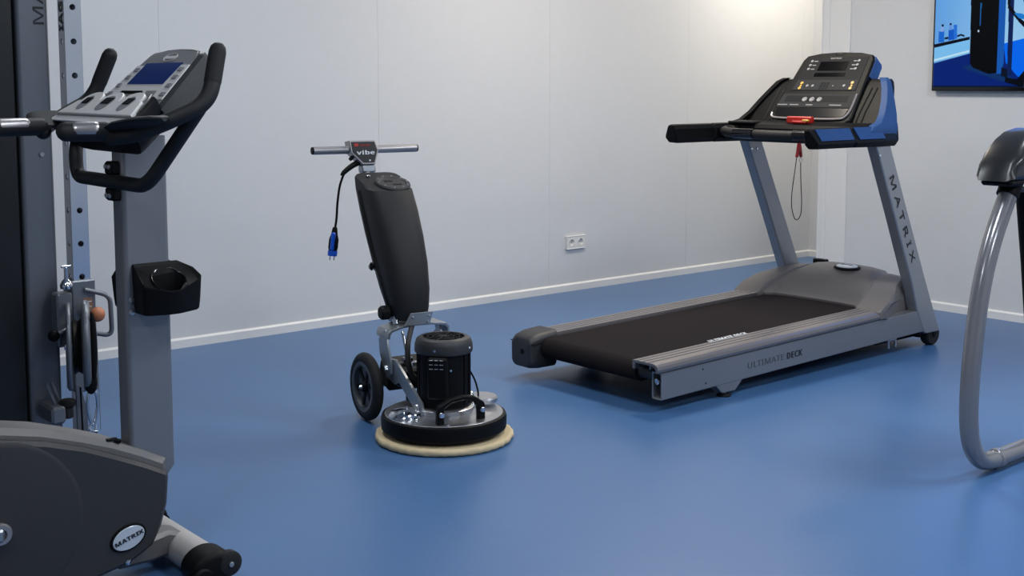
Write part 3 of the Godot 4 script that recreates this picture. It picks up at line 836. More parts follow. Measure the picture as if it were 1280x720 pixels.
	part(lower, "keypad_back", xf(prism([Vector2(-0.238, 0.03), Vector2(-0.205, 0.10), Vector2(-0.18, 0.126), Vector2(0.18, 0.126), Vector2(0.205, 0.10), Vector2(0.238, 0.03)], -0.03, 0.004, 0.002), lo), "bike_grey")
	for k in 3:
		var cx := -0.148 + 0.148 * k
		var hole := PackedVector2Array()
		var pill := []
		for q in rrect(0.052 if k != 1 else 0.064, 0.060, 0.024, 5): pill.append(Vector2(cx * 0.9 + q.x, 0.074 + q.y))
		var pl := part(plate, "rocker_frame", xf(prism(pill, 0.006, 0.0115, 0.001), lo), "button_grey")
		part(pl, "rocker_key", xf(rb(Vector3(cx * 0.9, 0.082, 0.011), Vector3(0.040 if k != 1 else 0.052, 0.026, 0.005), 0.0015), lo), "black")
	off = Vector3.ZERO

# ------------------------------------------------------------------ floor machine
func floor_machine() -> void:
	var t := thing("floor_polisher", "single-disc floor polisher with black tank, motor and cream fleece pad", "floor polisher", Vector3(2.741, 0, -3.631), deg_to_rad(-10))
	# pad: uneven fleece edge
	var pr := []
	for k in 7:
		var a := -PI / 2 + PI * k / 6
		pr.append([0.246 + cos(a) * 0.013, 0.0145 + sin(a) * 0.0135])
	var prof := [[0.0, 0.001]]
	prof.append_array(pr)
	prof.append([0.0, 0.027])
	var pad := lathe(prof, 96)
	for i in pad.size():
		var p := pad[i]
		var w := 0.0022 * sin(p.x * 190.0 + p.z * 70) + 0.0018 * sin(p.z * 230.0 - p.x * 90)
		var d := Vector3(p.x, 0, p.z)
		if d.length() > 0.2: pad[i] = p + d.normalized() * w
	part(t, "fleece_pad", pad, "pad", 60.0)
	part(t, "pad_driver", lathe([[0.0, 0.025], [0.205, 0.025], [0.21, 0.03], [0.21, 0.05], [0.0, 0.05]], 64), "black_soft")
	part(t, "bumper_ring", lathe([[0.19, 0.045], [0.226, 0.042], [0.234, 0.048], [0.235, 0.085], [0.231, 0.097], [0.222, 0.101], [0.19, 0.101]], 72, Vector3.ZERO, Vector3.UP, true), "black")
	part(t, "deck_plate", lathe([[0.0, 0.06], [0.222, 0.06], [0.2235, 0.099], [0.220, 0.1025], [0.12, 0.108], [0.0, 0.110]], 72), "steel")
	# motor
	var motor := part(t, "motor", lathe([[0.0, 0.108], [0.104, 0.108], [0.104, 0.128], [0.097, 0.134], [0.097, 0.345], [0.0, 0.345]], 48), "black")
	for k in 18:
		var a := TAU * k / 18 + 0.1
		var d := Vector3(cos(a), 0, sin(a))
		if d.z > 0.2 and d.x < 0.1: continue
		part(motor, "cooling_fin", xf(rb(Vector3.ZERO, Vector3(0.006, 0.19, 0.004), 0.001), Transform3D(Basis(Vector3.UP, -a), Vector3(0, 0.235, 0) + d * 0.098)), "black")
	part(motor, "mounting_collar", lathe([[0.0, 0.104], [0.112, 0.104], [0.112, 0.124], [0.098, 0.132], [0.0, 0.132]], 48), "steel")
	var cowl := part(t, "fan_cowl", lathe([[0.096, 0.335], [0.107, 0.332], [0.109, 0.338], [0.108, 0.362], [0.101, 0.381], [0.090, 0.388], [0.078, 0.388], [0.078, 0.372], [0.0, 0.368]], 48), "charcoal")
	for r in [0.02, 0.04, 0.06]: part(cowl, "grille_ring", torus(Vector3(0, 0.386, 0), Vector3.UP, r, 0.0028, 28, 6), "black")
	for k in 8:
		var a := TAU * k / 8
		part(cowl, "grille_spoke", tube([Vector3(cos(a) * 0.012, 0.386, sin(a) * 0.012), Vector3(cos(a) * 0.082, 0.386, sin(a) * 0.082)], 0.003, 6), "black")
	part(cowl, "grille_hub", cyl(Vector3(0, 0.380, 0), Vector3(0, 0.389, 0), 0.014, 16), "black")
	for a in [0.95, 2.35, 4.1, 5.5]:
		part(cowl, "screw", lathe([[0.0, 0.006], [0.005, 0.004], [0.006, 0.0]], 10, Vector3(cos(a) * 0.106, 0.352, sin(a) * 0.106), Vector3(cos(a), 0, sin(a))), "chrome")
	# terminal box on the motor's left front
	var bt := Transform3D(Basis(Vector3.UP, deg_to_rad(-38)), Vector3(0, 0, 0))
	var box := part(t, "terminal_box", xf(rb(Vector3(0, 0.252, 0.105), Vector3(0.075, 0.155, 0.045), 0.008, 0.012), bt), "black")
	for k in 3:
		for j in 3:
			part(box, "louvre", xf(rb(Vector3(-0.022 + j * 0.019, 0.322 - k * 0.016, 0.128), Vector3(0.014, 0.003, 0.004), 0.001), bt), "steel")
	part(box, "screw", xf(lathe([[0.0, 0.005], [0.004, 0.004], [0.005, 0.0]], 10, Vector3(0.045, 0.28, 0.098), Vector3(0.3, 0, 1)), bt), "chrome")
	# front carry handle
	var hp := [Vector2(-0.114, 0.104), Vector2(-0.114, 0.160), Vector2(-0.108, 0.172), Vector2(-0.06, 0.194), Vector2(-0.01, 0.200), Vector2(0.035, 0.194), Vector2(0.074, 0.168), Vector2(0.080, 0.156), Vector2(0.080, 0.104), Vector2(0.052, 0.104), Vector2(0.052, 0.150), Vector2(0.030, 0.176), Vector2(-0.012, 0.183), Vector2(-0.058, 0.178), Vector2(-0.087, 0.160), Vector2(-0.087, 0.104)]
	var ch := part(t, "carry_handle", xf(prism(hp, -0.012, 0.012, 0.004), Transform3D(Basis(), Vector3(0, 0, 0.165))), "black")
	for x in [-0.100, 0.066]:
		part(ch, "bolt", lathe([[0.0, 0.010], [0.008, 0.009], [0.0105, 0.005], [0.0105, 0.0]], 16, Vector3(x, 0.140, 0.176), Vector3(0, 0, 1)), "chrome")
	part(t, "deck_bolt", lathe([[0.0, 0.008], [0.006, 0.007], [0.008, 0.0]], 14, Vector3(-0.085, 0.103, 0.195)), "chrome")
	# polished weights on the deck
	var wl := part(t, "ballast_weight", lathe([[0.0, 0.126], [0.03, 0.124], [0.058, 0.117], [0.066, 0.106], [0.066, 0.10], [0.0, 0.10]], 36, Vector3(-0.155, 0.004, 0.0)), "chrome")
	for k in 3: part(wl, "bolt", lathe([[0.0, 0.014], [0.006, 0.013], [0.008, 0.0]], 12, Vector3(-0.175 + 0.03 * k, 0.122, 0.02 - 0.035 * (k % 2))), "chrome")
	part(t, "ballast_weight", xf(lathe([[0.0, 0.134], [0.062, 0.132], [0.068, 0.126], [0.066, 0.112], [0.0, 0.110]], 36), Transform3D(Basis(), Vector3(0.165, 0.004, -0.02))), "steel")
	part(t, "cable_clamp", cat([cyl(Vector3(0.10, 0.11, -0.02), Vector3(0.085, 0.185, -0.05), 0.010, 14), torus(Vector3(0.118, 0.145, 0.0), Vector3(1, 0.4, 0), 0.018, 0.005, 18, 8)]), "chrome")
	part(t, "thin_cable", tube(spline([Vector3(0.09, 0.27, -0.04), Vector3(0.115, 0.25, -0.03), Vector3(0.14, 0.205, -0.02), Vector3(0.15, 0.16, -0.01), Vector3(0.152, 0.135, -0.01)], 5), 0.0035, 8), "black")
	# wheels
	for s in [-1.0, 1.0]:
		var wx: float = s * 0.150
		var tyre := []
		for k in 12:
			var a := TAU * k / 12
			tyre.append([0.112 + cos(a) * 0.023, sin(a) * 0.021])
		var wh := part(t, "wheel", lathe(tyre, 40, Vector3(wx, 0.135, -0.375), Vector3(s, 0, 0), true), "rubber", 60.0)
		part(wh, "rim", lathe([[0.082, -0.018], [0.100, -0.020], [0.104, 0.0], [0.100, 0.020], [0.084, 0.018], [0.080, 0.0]], 40, Vector3(wx, 0.135, -0.375), Vector3(s, 0, 0), true), "wheel_grey")
		part(wh, "wheel_disc", lathe([[0.0, -0.004], [0.084, -0.004], [0.084, 0.002], [0.0, 0.002]], 36, Vector3(wx, 0.135, -0.375), Vector3(s, 0, 0)), "wheel_grey")
		part(wh, "hub", lathe([[0.0, 0.022], [0.016, 0.022], [0.022, 0.014], [0.026, -0.02], [0.0, -0.02]], 20, Vector3(wx, 0.135, -0.375), Vector3(s, 0, 0)), "panel_grey")
		for k in 6:
			var a := TAU * k / 6 + 0.3
			part(wh, "spoke", xf(rb(Vector3(0.052, 0, 0), Vector3(0.07, 0.014, 0.022), 0.004), Transform3D(Basis(Vector3(0, cos(a), sin(a)), Vector3(s, 0, 0), Vector3(0, -sin(a), cos(a)) * s), Vector3(wx, 0.135, -0.375))), "panel_grey")
		part(wh, "axle_nut", lathe([[0.0, 0.010], [0.006, 0.009], [0.009, 0.0]], 6, Vector3(wx + s * 0.022, 0.135, -0.375), Vector3(s, 0, 0)), "chrome")
	part(t, "axle", cyl(Vector3(-0.15, 0.135, -0.375), Vector3(0.15, 0.135, -0.375), 0.011, 14), "steel")
	part(t, "axle_housing", cat([xf(rb(Vector3.ZERO, Vector3(0.19, 0.10, 0.11), 0.012), Transform3D(Basis(Vector3.RIGHT, 0.35), Vector3(0, 0.185, -0.33)))]), "black_soft")
	# bent steel yoke: arms and arched bridge
	for s in [-1.0, 1.0]:
		var upper := [Vector2(-0.258, 0.378), Vector2(-0.318, 0.335), Vector2(-0.310, 0.28), Vector2(-0.270, 0.215), Vector2(-0.235, 0.20), Vector2(-0.205, 0.215), Vector2(-0.205, 0.25), Vector2(-0.232, 0.31)]
		var tr := Transform3D(Basis(Vector3(0, 0, 1), Vector3(0, 1, 0), Vector3(-1, 0, 0)), Vector3(s * 0.117, 0, 0))
		var arm := part(t, "yoke_arm", xf(prism(upper, -0.005, 0.005, 0.0015), tr), "bracket")
		part(arm, "pivot_bolt", lathe([[0.0, 0.012], [0.009, 0.011], [0.012, 0.0]], 16, Vector3(s * 0.121, 0.232, -0.245), Vector3(s, 0, 0)), "chrome")
		var lowa := [Vector2(-0.285, 0.262), Vector2(-0.19, 0.272), Vector2(-0.165, 0.258), Vector2(0.030, 0.152), Vector2(0.045, 0.12), Vector2(0.045, 0.104), Vector2(-0.02, 0.104), Vector2(-0.025, 0.118), Vector2(-0.06, 0.135), Vector2(-0.16, 0.19), Vector2(-0.20, 0.175), Vector2(-0.28, 0.19)]
		var tr2 := Transform3D(Basis(Vector3(0, 0, 1), Vector3(0, 1, 0), Vector3(-1, 0, 0)), Vector3(s * 0.105, 0, 0))
		var low := part(t, "deck_arm", xf(prism(lowa, -0.006, 0.006, 0.0015), tr2), "bracket")
		part(low, "bolt", lathe([[0.0, 0.009], [0.008, 0.008], [0.011, 0.0]], 16, Vector3(s * 0.111, 0.132, 0.0), Vector3(s, 0, 0)), "steel")
	var bridge := []
	for q in [[-0.122, 0.366], [-0.112, 0.380], [-0.06, 0.392], [0.0, 0.397], [0.06, 0.396], [0.128, 0.388], [0.142, 0.374], [0.142, 0.345], [0.134, 0.345], [0.132, 0.368], [0.122, 0.379], [0.058, 0.387], [0.0, 0.388], [-0.058, 0.383], [-0.105, 0.371], [-0.112, 0.360], [-0.114, 0.345], [-0.122, 0.345]]:
		bridge.append(Vector2(q[0], q[1]))
	part(t, "yoke_bridge", prism(bridge, -0.335, -0.225, 0.0015), "bracket")
	part(t, "pull_rod", cat([cyl(Vector3(-0.055, 0.37, -0.24), Vector3(-0.052, 0.265, -0.20), 0.006, 12), cyl(Vector3(-0.075, 0.265, -0.20), Vector3(-0.035, 0.265, -0.20), 0.012, 14), cyl(Vector3(-0.045, 0.26, -0.20), Vector3(-0.03, 0.21, -0.18), 0.005, 10)]), "chrome")
	part(t, "cross_bar", cyl(Vector3(-0.1, 0.245, -0.22), Vector3(0.1, 0.245, -0.22), 0.009, 14), "steel")
	part(t, "motor_hose", tube(spline([Vector3(-0.02, 0.385, -0.23), Vector3(-0.045, 0.375, -0.19), Vector3(-0.085, 0.34, -0.13), Vector3(-0.098, 0.28, -0.10), Vector3(-0.085, 0.23, -0.09), Vector3(-0.05, 0.20, -0.08)], 5), 0.0105, 12), "rubber")
	part(t, "lock_box", cat([rb(Vector3(-0.02, 0.20, -0.19), Vector3(0.15, 0.08, 0.09), 0.010), rb(Vector3(-0.09, 0.145, -0.085), Vector3(0.035, 0.03, 0.05), 0.006)]), "black_soft")
	# foot plate of the handle and pivot knob
	var hp2 := part(t, "handle_plate", prism([Vector2(-0.058, 0.392), Vector2(0.052, 0.392), Vector2(0.066, 0.440), Vector2(-0.03, 0.440)], -0.222, -0.216, 0.001), "bracket")
	for q in [Vector2(-0.022, 0.424), Vector2(0.048, 0.425), Vector2(0.042, 0.402)]:
		part(hp2, "bolt", lathe([[0.0, 0.007], [0.004, 0.006], [0.006, 0.0]], 10, Vector3(q.x, q.y, -0.216), Vector3(0, 0, 1)), "chrome")
	part(t, "pivot_knob", lathe([[0.0, 0.035], [0.022, 0.033], [0.028, 0.025], [0.028, 0.0], [0.0, -0.03]], 24, Vector3(-0.085, 0.435, -0.31), Vector3(-1, 0, 0)), "black")
	part(t, "lock_pin", cyl(Vector3(-0.062, 0.39, -0.28), Vector3(-0.062, 0.42, -0.29), 0.013, 14), "chrome")
	# handle tube
	var base := Vector3(-0.045, 0.395, -0.35)
	var topp := Vector3(-0.008, 1.0, -0.692)
	part(t, "handle_tube", tube([base, topp], 0.0175, 18), "alu")
	part(t, "adjust_lever", cat([lathe([[0.0, 0.012], [0.010, 0.010], [0.013, 0.0], [0.0, -0.02]], 16, Vector3(-0.098, 0.600, -0.43), Vector3(-1, 0, 0)), rb(Vector3(-0.075, 0.615, -0.43), Vector3(0.03, 0.07, 0.025), 0.008)]), "steel")
	part(t, "lever_pad", ell(Vector3(-0.103, 0.603, -0.42), Vector3(0.007, 0.017, 0.013)), "black")
	# solution tank
	var rings := []
	for e in [[0.405, -0.295, 0.050, 0.062], [0.412, -0.295, 0.056, 0.070], [0.45, -0.300, 0.068, 0.078], [0.52, -0.322, 0.090, 0.088], [0.62, -0.362, 0.108, 0.096], [0.72, -0.410, 0.114, 0.101], [0.82, -0.462, 0.112, 0.103], [0.90, -0.508, 0.104, 0.102]]:
		rings.append(tank_ring(e[0], e[1], e[2], e[3], 0.0))
	rings.append(tank_ring(0.920, -0.520, 0.102, 0.101, -0.30))
	rings.append(tank_ring(0.928, -0.522, 0.097, 0.096, -0.32))
	var tank := part(t, "solution_tank", loft(rings), "tank", 50.0)
	var lidn := Vector3(0, 1, 0.32).normalized()
	var lid := part(t, "tank_lid", xf(lathe([[0.0, 0.007], [0.052, 0.007], [0.056, 0.011], [0.069, 0.011], [0.073, 0.005], [0.072, -0.006], [0.0, -0.006]], 36), Transform3D(to_axis(lidn), Vector3(0.025, 0.918, -0.492))), "charcoal")
	for q in [[-0.012, -0.018], [0.012, 0.018]]:
		part(lid, "finger_slot", xf(rb(Vector3(q[0], 0.0068, q[1]), Vector3(0.038, 0.004, 0.014), 0.001), Transform3D(Basis(Vector3.RIGHT, 0.3097), Vector3(0.025, 0.918, -0.492))), "black_gloss")
	for k in 10:
		var a := TAU * k / 10
		part(lid, "grip_stud", xf(lathe([[0.0, 0.004], [0.003, 0.003], [0.004, 0.0]], 8, Vector3(cos(a) * 0.0625, 0.011, sin(a) * 0.0625)), Transform3D(Basis(Vector3.RIGHT, 0.3097), Vector3(0.025, 0.918, -0.492))), "steel")
	part(tank, "mount_bolt", lathe([[0.0, 0.005], [0.006, 0.004], [0.009, 0.0]], 12, Vector3(-0.045, 0.949, -0.575)), "chrome")
	# seam along the tank flank
	for s in [-1.0, 1.0]:
		part(tank, "flank_seam", tube(spline([Vector3(s * 0.1015, 0.895, -0.535), Vector3(s * 0.1035, 0.78, -0.475), Vector3(s * 0.099, 0.66, -0.415), Vector3(s * 0.087, 0.52, -0.34), Vector3(s * 0.076, 0.44, -0.31)], 4), 0.006, 8), "black")
	# switch box with handles
	var bn := Transform3D(Basis(Vector3.RIGHT, -0.16), Vector3(-0.022, 1.042, -0.66))
	var hexa := [Vector2(-0.066, 0.048), Vector2(0.050, 0.048), Vector2(0.064, 0.006), Vector2(0.044, -0.052), Vector2(-0.012, -0.052), Vector2(-0.060, -0.002)]
	var sw := part(t, "switch_box", xf(prism(hexa, -0.05, 0.0, 0.003), bn), "alu")
	var fp := part(sw, "front_plate", xf(prism([Vector2(-0.058, 0.042), Vector2(0.046, 0.042), Vector2(0.057, 0.006), Vector2(0.040, -0.045), Vector2(-0.008, -0.045), Vector2(-0.053, -0.001)], -0.001, 0.002, 0.0006), bn), "print_plate")
	lettering(fp, "vibe", 0.0165, bn * Vector3(0.005, -0.003, 0.002), bn.basis.x, bn.basis.y, "white", 800, 1.75)
	part(fp, "logo_block", xf(rb(Vector3(-0.036, 0.029, 0.0025), Vector3(0.018, 0.013, 0.002), 0.0006), bn), "red")
	for k in 6: part(fp, "logo_stroke", xf(rb(Vector3(-0.018 + k * 0.008, 0.027, 0.0024), Vector3(0.006, 0.008, 0.0016), 0.0005), bn), "clip_red")
	part(fp, "indicator", xf(cyl(Vector3(0.02, -0.036, 0.001), Vector3(0.02, -0.036, 0.004), 0.004, 10), bn), "white")
	part(sw, "side_button", xf(cyl(Vector3(-0.045, -0.018, -0.025), Vector3(-0.058, -0.028, -0.025), 0.008, 14), bn), "black")
	part(t, "handle_socket", xf(rb(Vector3(0.016, -0.068, -0.025), Vector3(0.062, 0.034, 0.045), 0.006), bn), "bracket")
	for s in [-1.0, 1.0]:
		var a := Vector3(-0.015 + s * 0.055, 1.050, -0.69)
		var b := Vector3(s * 0.232, 1.050, -0.70)
		var hd := part(t, "handle_bar", cyl(a, b, 0.0165, 24, 0.002), "alu")
		part(hd, "end_plug", cyl(b - Vector3(s * 0.003, 0, 0), b + Vector3(s * 0.005, 0, 0), 0.0155, 20), "black")
	# power lead with blue plug, hanging
	part(t, "cord_gland", tube(spline([Vector3(-0.035, 1.0, -0.68), Vector3(-0.07, 0.985, -0.68), Vector3(-0.105, 0.960, -0.68), Vector3(-0.115, 0.945, -0.68)], 4), [0.013, 0.013, 0.0125, 0.012, 0.012, 0.0115, 0.011, 0.0105, 0.010, 0.0095, 0.009, 0.0085, 0.008], 12), "black")
	var cord := part(t, "power_cord", tube(spline([Vector3(-0.105, 0.958, -0.68), Vector3(-0.125, 0.905, -0.68), Vector3(-0.136, 0.84, -0.68), Vector3(-0.142, 0.77, -0.68), Vector3(-0.150, 0.725, -0.68)], 6), 0.0048, 10), "black")
	var pg := Transform3D(Basis(Vector3(0, 0, 1), -0.12), Vector3(-0.150, 0.725, -0.68))
	var plug := part(cord, "plug", xf(lathe([[0.0, 0.012], [0.009, 0.010], [0.011, 0.0], [0.014, -0.02], [0.020, -0.04], [0.020, -0.075], [0.0165, -0.088], [0.0, -0.088]], 20), pg), "black")
	part(plug, "plug_face", xf(lathe([[0.0, -0.086], [0.019, -0.086], [0.020, -0.092], [0.019, -0.108], [0.0, -0.108]], 20), pg), "plug_blue")
	part(plug, "plug_side", xf(rb(Vector3(-0.009, -0.048, 0.012), Vector3(0.017, 0.075, 0.018), 0.005), pg), "plug_blue")
	for s in [-1.0, 1.0]: part(plug, "pin", xf(cyl(Vector3(s * 0.009, -0.106, 0), Vector3(s * 0.009, -0.126, 0), 0.0024, 8), pg), "steel")

func tank_ring(y: float, zc: float, hz: float, hx: float, tilt: float) -> PackedVector3Array:
	var r := PackedVector3Array()
	for k in 28:
		var a := TAU * k / 28
		var c := cos(a)
		var s := sin(a)
		var e := 0.42 if s < 0 else 0.80     # squarer at the back, rounder in front
		var x := signf(c) * pow(absf(c), e) * hx
		var z := signf(s) * pow(absf(s), e) * hz
		r.append(Vector3(x, y + z * tilt, zc + z))
	return r

# ------------------------------------------------------------------ cable machine behind the bike
func cable_machine() -> void:
	var t := thing("cable_machine", "tall grey cable pulley machine with black weight shroud behind the bike", "cable machine", Vector3(1.5, 0, -4.36))
	off = Vector3(1.5, 0, -4.36)
	var col := []
	for y in [0.03, 0.6, 1.4, 2.2]: col.append(ring_y(rrect(0.112, 0.16, 0.014, 3), y, Vector2(1.528, -4.44)))
	var column := part(t, "column", loft(col), "rack_paint")
	lettering(column, "MATRIX", 0.037, Vector3(1.549, 1.672, -4.3592), Vector3(0, 1, 0), Vector3(-1, 0, 0), "print_dark", 500, 1.75)
	part(column, "bolt", cat([cyl(Vector3(1.542, 1.076, -4.36), Vector3(1.542, 1.076, -4.354), 0.006, 10), torus(Vector3(1.542, 1.076, -4.355), Vector3(0, 0, 1), 0.007, 0.002, 14, 6)]), "steel")
	part(t, "weight_shroud", rb(Vector3(1.12, 1.1, -4.46), Vector3(0.70, 2.14, 0.18), 0.01), "black_shroud")
	part(t, "base_plate", rb(Vector3(1.20, 0.015, -4.43), Vector3(0.9, 0.03, 0.24), 0.006), "rack_paint")
	part(t, "top_beam", rb(Vector3(1.45, 2.24, -4.42), Vector3(1.0, 0.08, 0.20), 0.01), "rack_paint")
	# adjustment rail with holes down two faces
	var holes := CSGCombiner3D.new()
	holes.name = "adjustment_rail"
	var b := CSGBox3D.new()
	b.size = Vector3(0.060, 2.18, 0.060)
	b.position = Vector3(1.646, 1.11, -4.33) - off
	b.material = M["rail_paint"]
	holes.add_child(b)
	var inner := CSGBox3D.new()          # the rail is a hollow tube
	inner.operation = CSGShape3D.OPERATION_SUBTRACTION
	inner.size = Vector3(0.053, 2.16, 0.053)
	inner.position = b.position
	inner.material = M["rail_paint"]
	holes.add_child(inner)
	for k in 16:
		var y := 0.405 + 0.118 * k
		if y < 0.60: continue
		for q in [Vector3.FORWARD, Vector3.RIGHT]:
			var c := CSGCylinder3D.new()
			c.operation = CSGShape3D.OPERATION_SUBTRACTION
			c.radius = 0.0105
			c.height = 0.03
			c.sides = 18
			c.material = M["rail_paint"]
			if q == Vector3.FORWARD:
				c.rotation.x = PI / 2
				c.position = Vector3(1.646, y, -4.30) - off
			else:
				c.rotation.z = PI / 2
				c.position = Vector3(1.616, y, -4.33) - off
			holes.add_child(c)
	t.add_child(holes)
	lettering(column, "IAG", 0.034, Vector3(1.6155, 1.555, -4.33), Vector3(0, 1, 0), Vector3(0, 0, -1), "print_dark", 600, 1.3)
	# carriage
	var car := part(t, "carriage", rb(Vector3(1.644, 0.43, -4.326), Vector3(0.085, 0.40, 0.085), 0.004), "rack_paint")
	part(car, "warning_sticker", rb(Vector3(1.657, 0.545, -4.2828), Vector3(0.035, 0.045, 0.001), 0.0002), "sticker")
	for k in 2:
		part(car, "sticker_line", rb(Vector3(1.657, 0.535 + k * 0.018, -4.2822), Vector3(0.026, 0.003, 0.0008), 0.0002), "white")
	part(t, "arm_bracket", rb(Vector3(1.567, 0.50, -4.29), Vector3(0.055, 0.19, 0.06), 0.006), "rack_paint")
	var bt := part(t, "top_bolt", cat([lathe([[0.0, 0.0], [0.020, 0.0], [0.022, 0.012], [0.014, 0.028], [0.008, 0.034], [0.0, 0.034]], 18, Vector3(1.578, 0.61, -4.27)), cyl(Vector3(1.578, 0.64, -4.27), Vector3(1.578, 0.685, -4.27), 0.007, 12), cyl(Vector3(1.562, 0.687, -4.27), Vector3(1.596, 0.687, -4.27), 0.005, 10)]), "chrome")
	part(car, "carriage_handle", tube(bend([Vector3(1.645, 0.598, -4.275), Vector3(1.725, 0.572, -4.25), Vector3(1.728, 0.425, -4.25), Vector3(1.66, 0.443, -4.275)], 0.03, 6), 0.0085, 12), "rack_paint")
	var kn := part(car, "pull_knob", ell(Vector3(1.672, 0.512, -4.235), Vector3(0.0255, 0.0265, 0.0255), Basis(), 24), "orange")
	part(kn, "knob_stem", cyl(Vector3(1.665, 0.512, -4.29), Vector3(1.670, 0.512, -4.25), 0.008, 12), "steel")
	# pulley in its forked housing
	var pc := Vector3(1.585, 0.415, -4.20)
	var ax := Vector3(0.93, 0, 0.36).normalized()
	var pul := part(t, "pulley", lathe([[0.0, -0.017], [0.085, -0.017], [0.097, -0.013], [0.088, 0.0], [0.097, 0.013], [0.085, 0.017], [0.0, 0.017]], 40, pc, ax), "black")
	part(pul, "pulley_axle", cyl(pc - ax * 0.045, pc + ax * 0.045, 0.010, 14), "chrome")
	for s in [-1.0, 1.0]:
		var ring := []
		for k in 15:
			var a := deg_to_rad(-70 + 250.0 * k / 14)
			var side := ax.cross(Vector3.UP).normalized()
			ring.append(pc + ax * s * 0.028 + side * cos(a) * 0.106 + Vector3.UP * sin(a) * 0.148)
		part(t, "pulley_guard", tube(ring, 0.0085 if s < 0 else 0.0135, 10, true), "rack_paint")
	part(t, "guard_block", cat([ell(pc + ax * 0.012 + Vector3(0.005, -0.115, 0.06), Vector3(0.022, 0.045, 0.022)), ell(pc + Vector3(0.02, 0.01, 0.085), Vector3(0.014, 0.12, 0.012))]), "black")
	part(t, "side_knob", ell(Vector3(1.517, 0.455, -4.24), Vector3(0.02, 0.021, 0.02)), "black")
	part(t, "side_stem", cyl(Vector3(1.525, 0.457, -4.245), Vector3(1.575, 0.468, -4.26), 0.009, 12), "rack_paint")
	# cable end, carabiner and strap
	var sn := part(t, "cable_swivel", cyl(Vector3(1.605, 0.262, -4.17), Vector3(1.605, 0.295, -4.17), 0.006, 12), "chrome")
	var cb := []
	for k in 21:
		var a := TAU * k / 20
		cb.append(Vector3(1.617 + cos(a) * (0.017 + 0.006 * sin(a)), 0.198 + sin(a) * 0.062, -4.17))
	part(t, "carabiner", tube(cb, 0.0055, 10), "chrome")
	part(t, "shackle", cat([torus(Vector3(1.615, 0.128, -4.17), Vector3(0.3, 0.2, 1), 0.013, 0.0035, 18, 8), cyl(Vector3(1.60, 0.118, -4.17), Vector3(1.632, 0.112, -4.17), 0.005, 10)]), "chrome")
	part(t, "handle_strap", prism([Vector2(1.606, 0.108), Vector2(1.630, 0.108), Vector2(1.650, 0.012), Vector2(1.622, 0.006)], -4.173, -4.167, 0.001), "strap")
	part(t, "lower_plate", prism([Vector2(1.585, 0.27), Vector2(1.60, 0.27), Vector2(1.625, 0.17), Vector2(1.622, 0.09), Vector2(1.585, 0.10)], -4.24, -4.232, 0.001), "rack_paint")
	part(t, "steel_cable", tube([Vector3(1.592, 0.03, -4.20), Vector3(1.588, 0.27, -4.20)], 0.0035, 8), "black")
	part(t, "guide_cable", tube([Vector3(1.663, 0.10, -4.22), Vector3(1.668, 0.45, -4.24)], 0.0014, 6), "steel")
	# storage hooks and roller low on the column
	var br := part(t, "roller_bracket", cat([cyl(Vector3(1.492, 0.285, -4.26), Vector3(1.522, 0.20, -4.26), 0.006, 10), cyl(Vector3(1.519, 0.285, -4.29), Vector3(1.545, 0.20, -4.28), 0.006, 10), rb(Vector3(1.515, 0.178, -4.28), Vector3(0.05, 0.06, 0.14), 0.008)]), "rack_paint")
	part(br, "roller", cyl(Vector3(1.560, 0.195, -4.25), Vector3(1.560, 0.222, -4.25), 0.027, 20, 0.006), "rubber")
	part(br, "roller_foot", cyl(Vector3(1.562, 0.155, -4.25), Vector3(1.560, 0.195, -4.25), 0.018, 16, 0.004), "charcoal")
	off = Vector3.ZERO

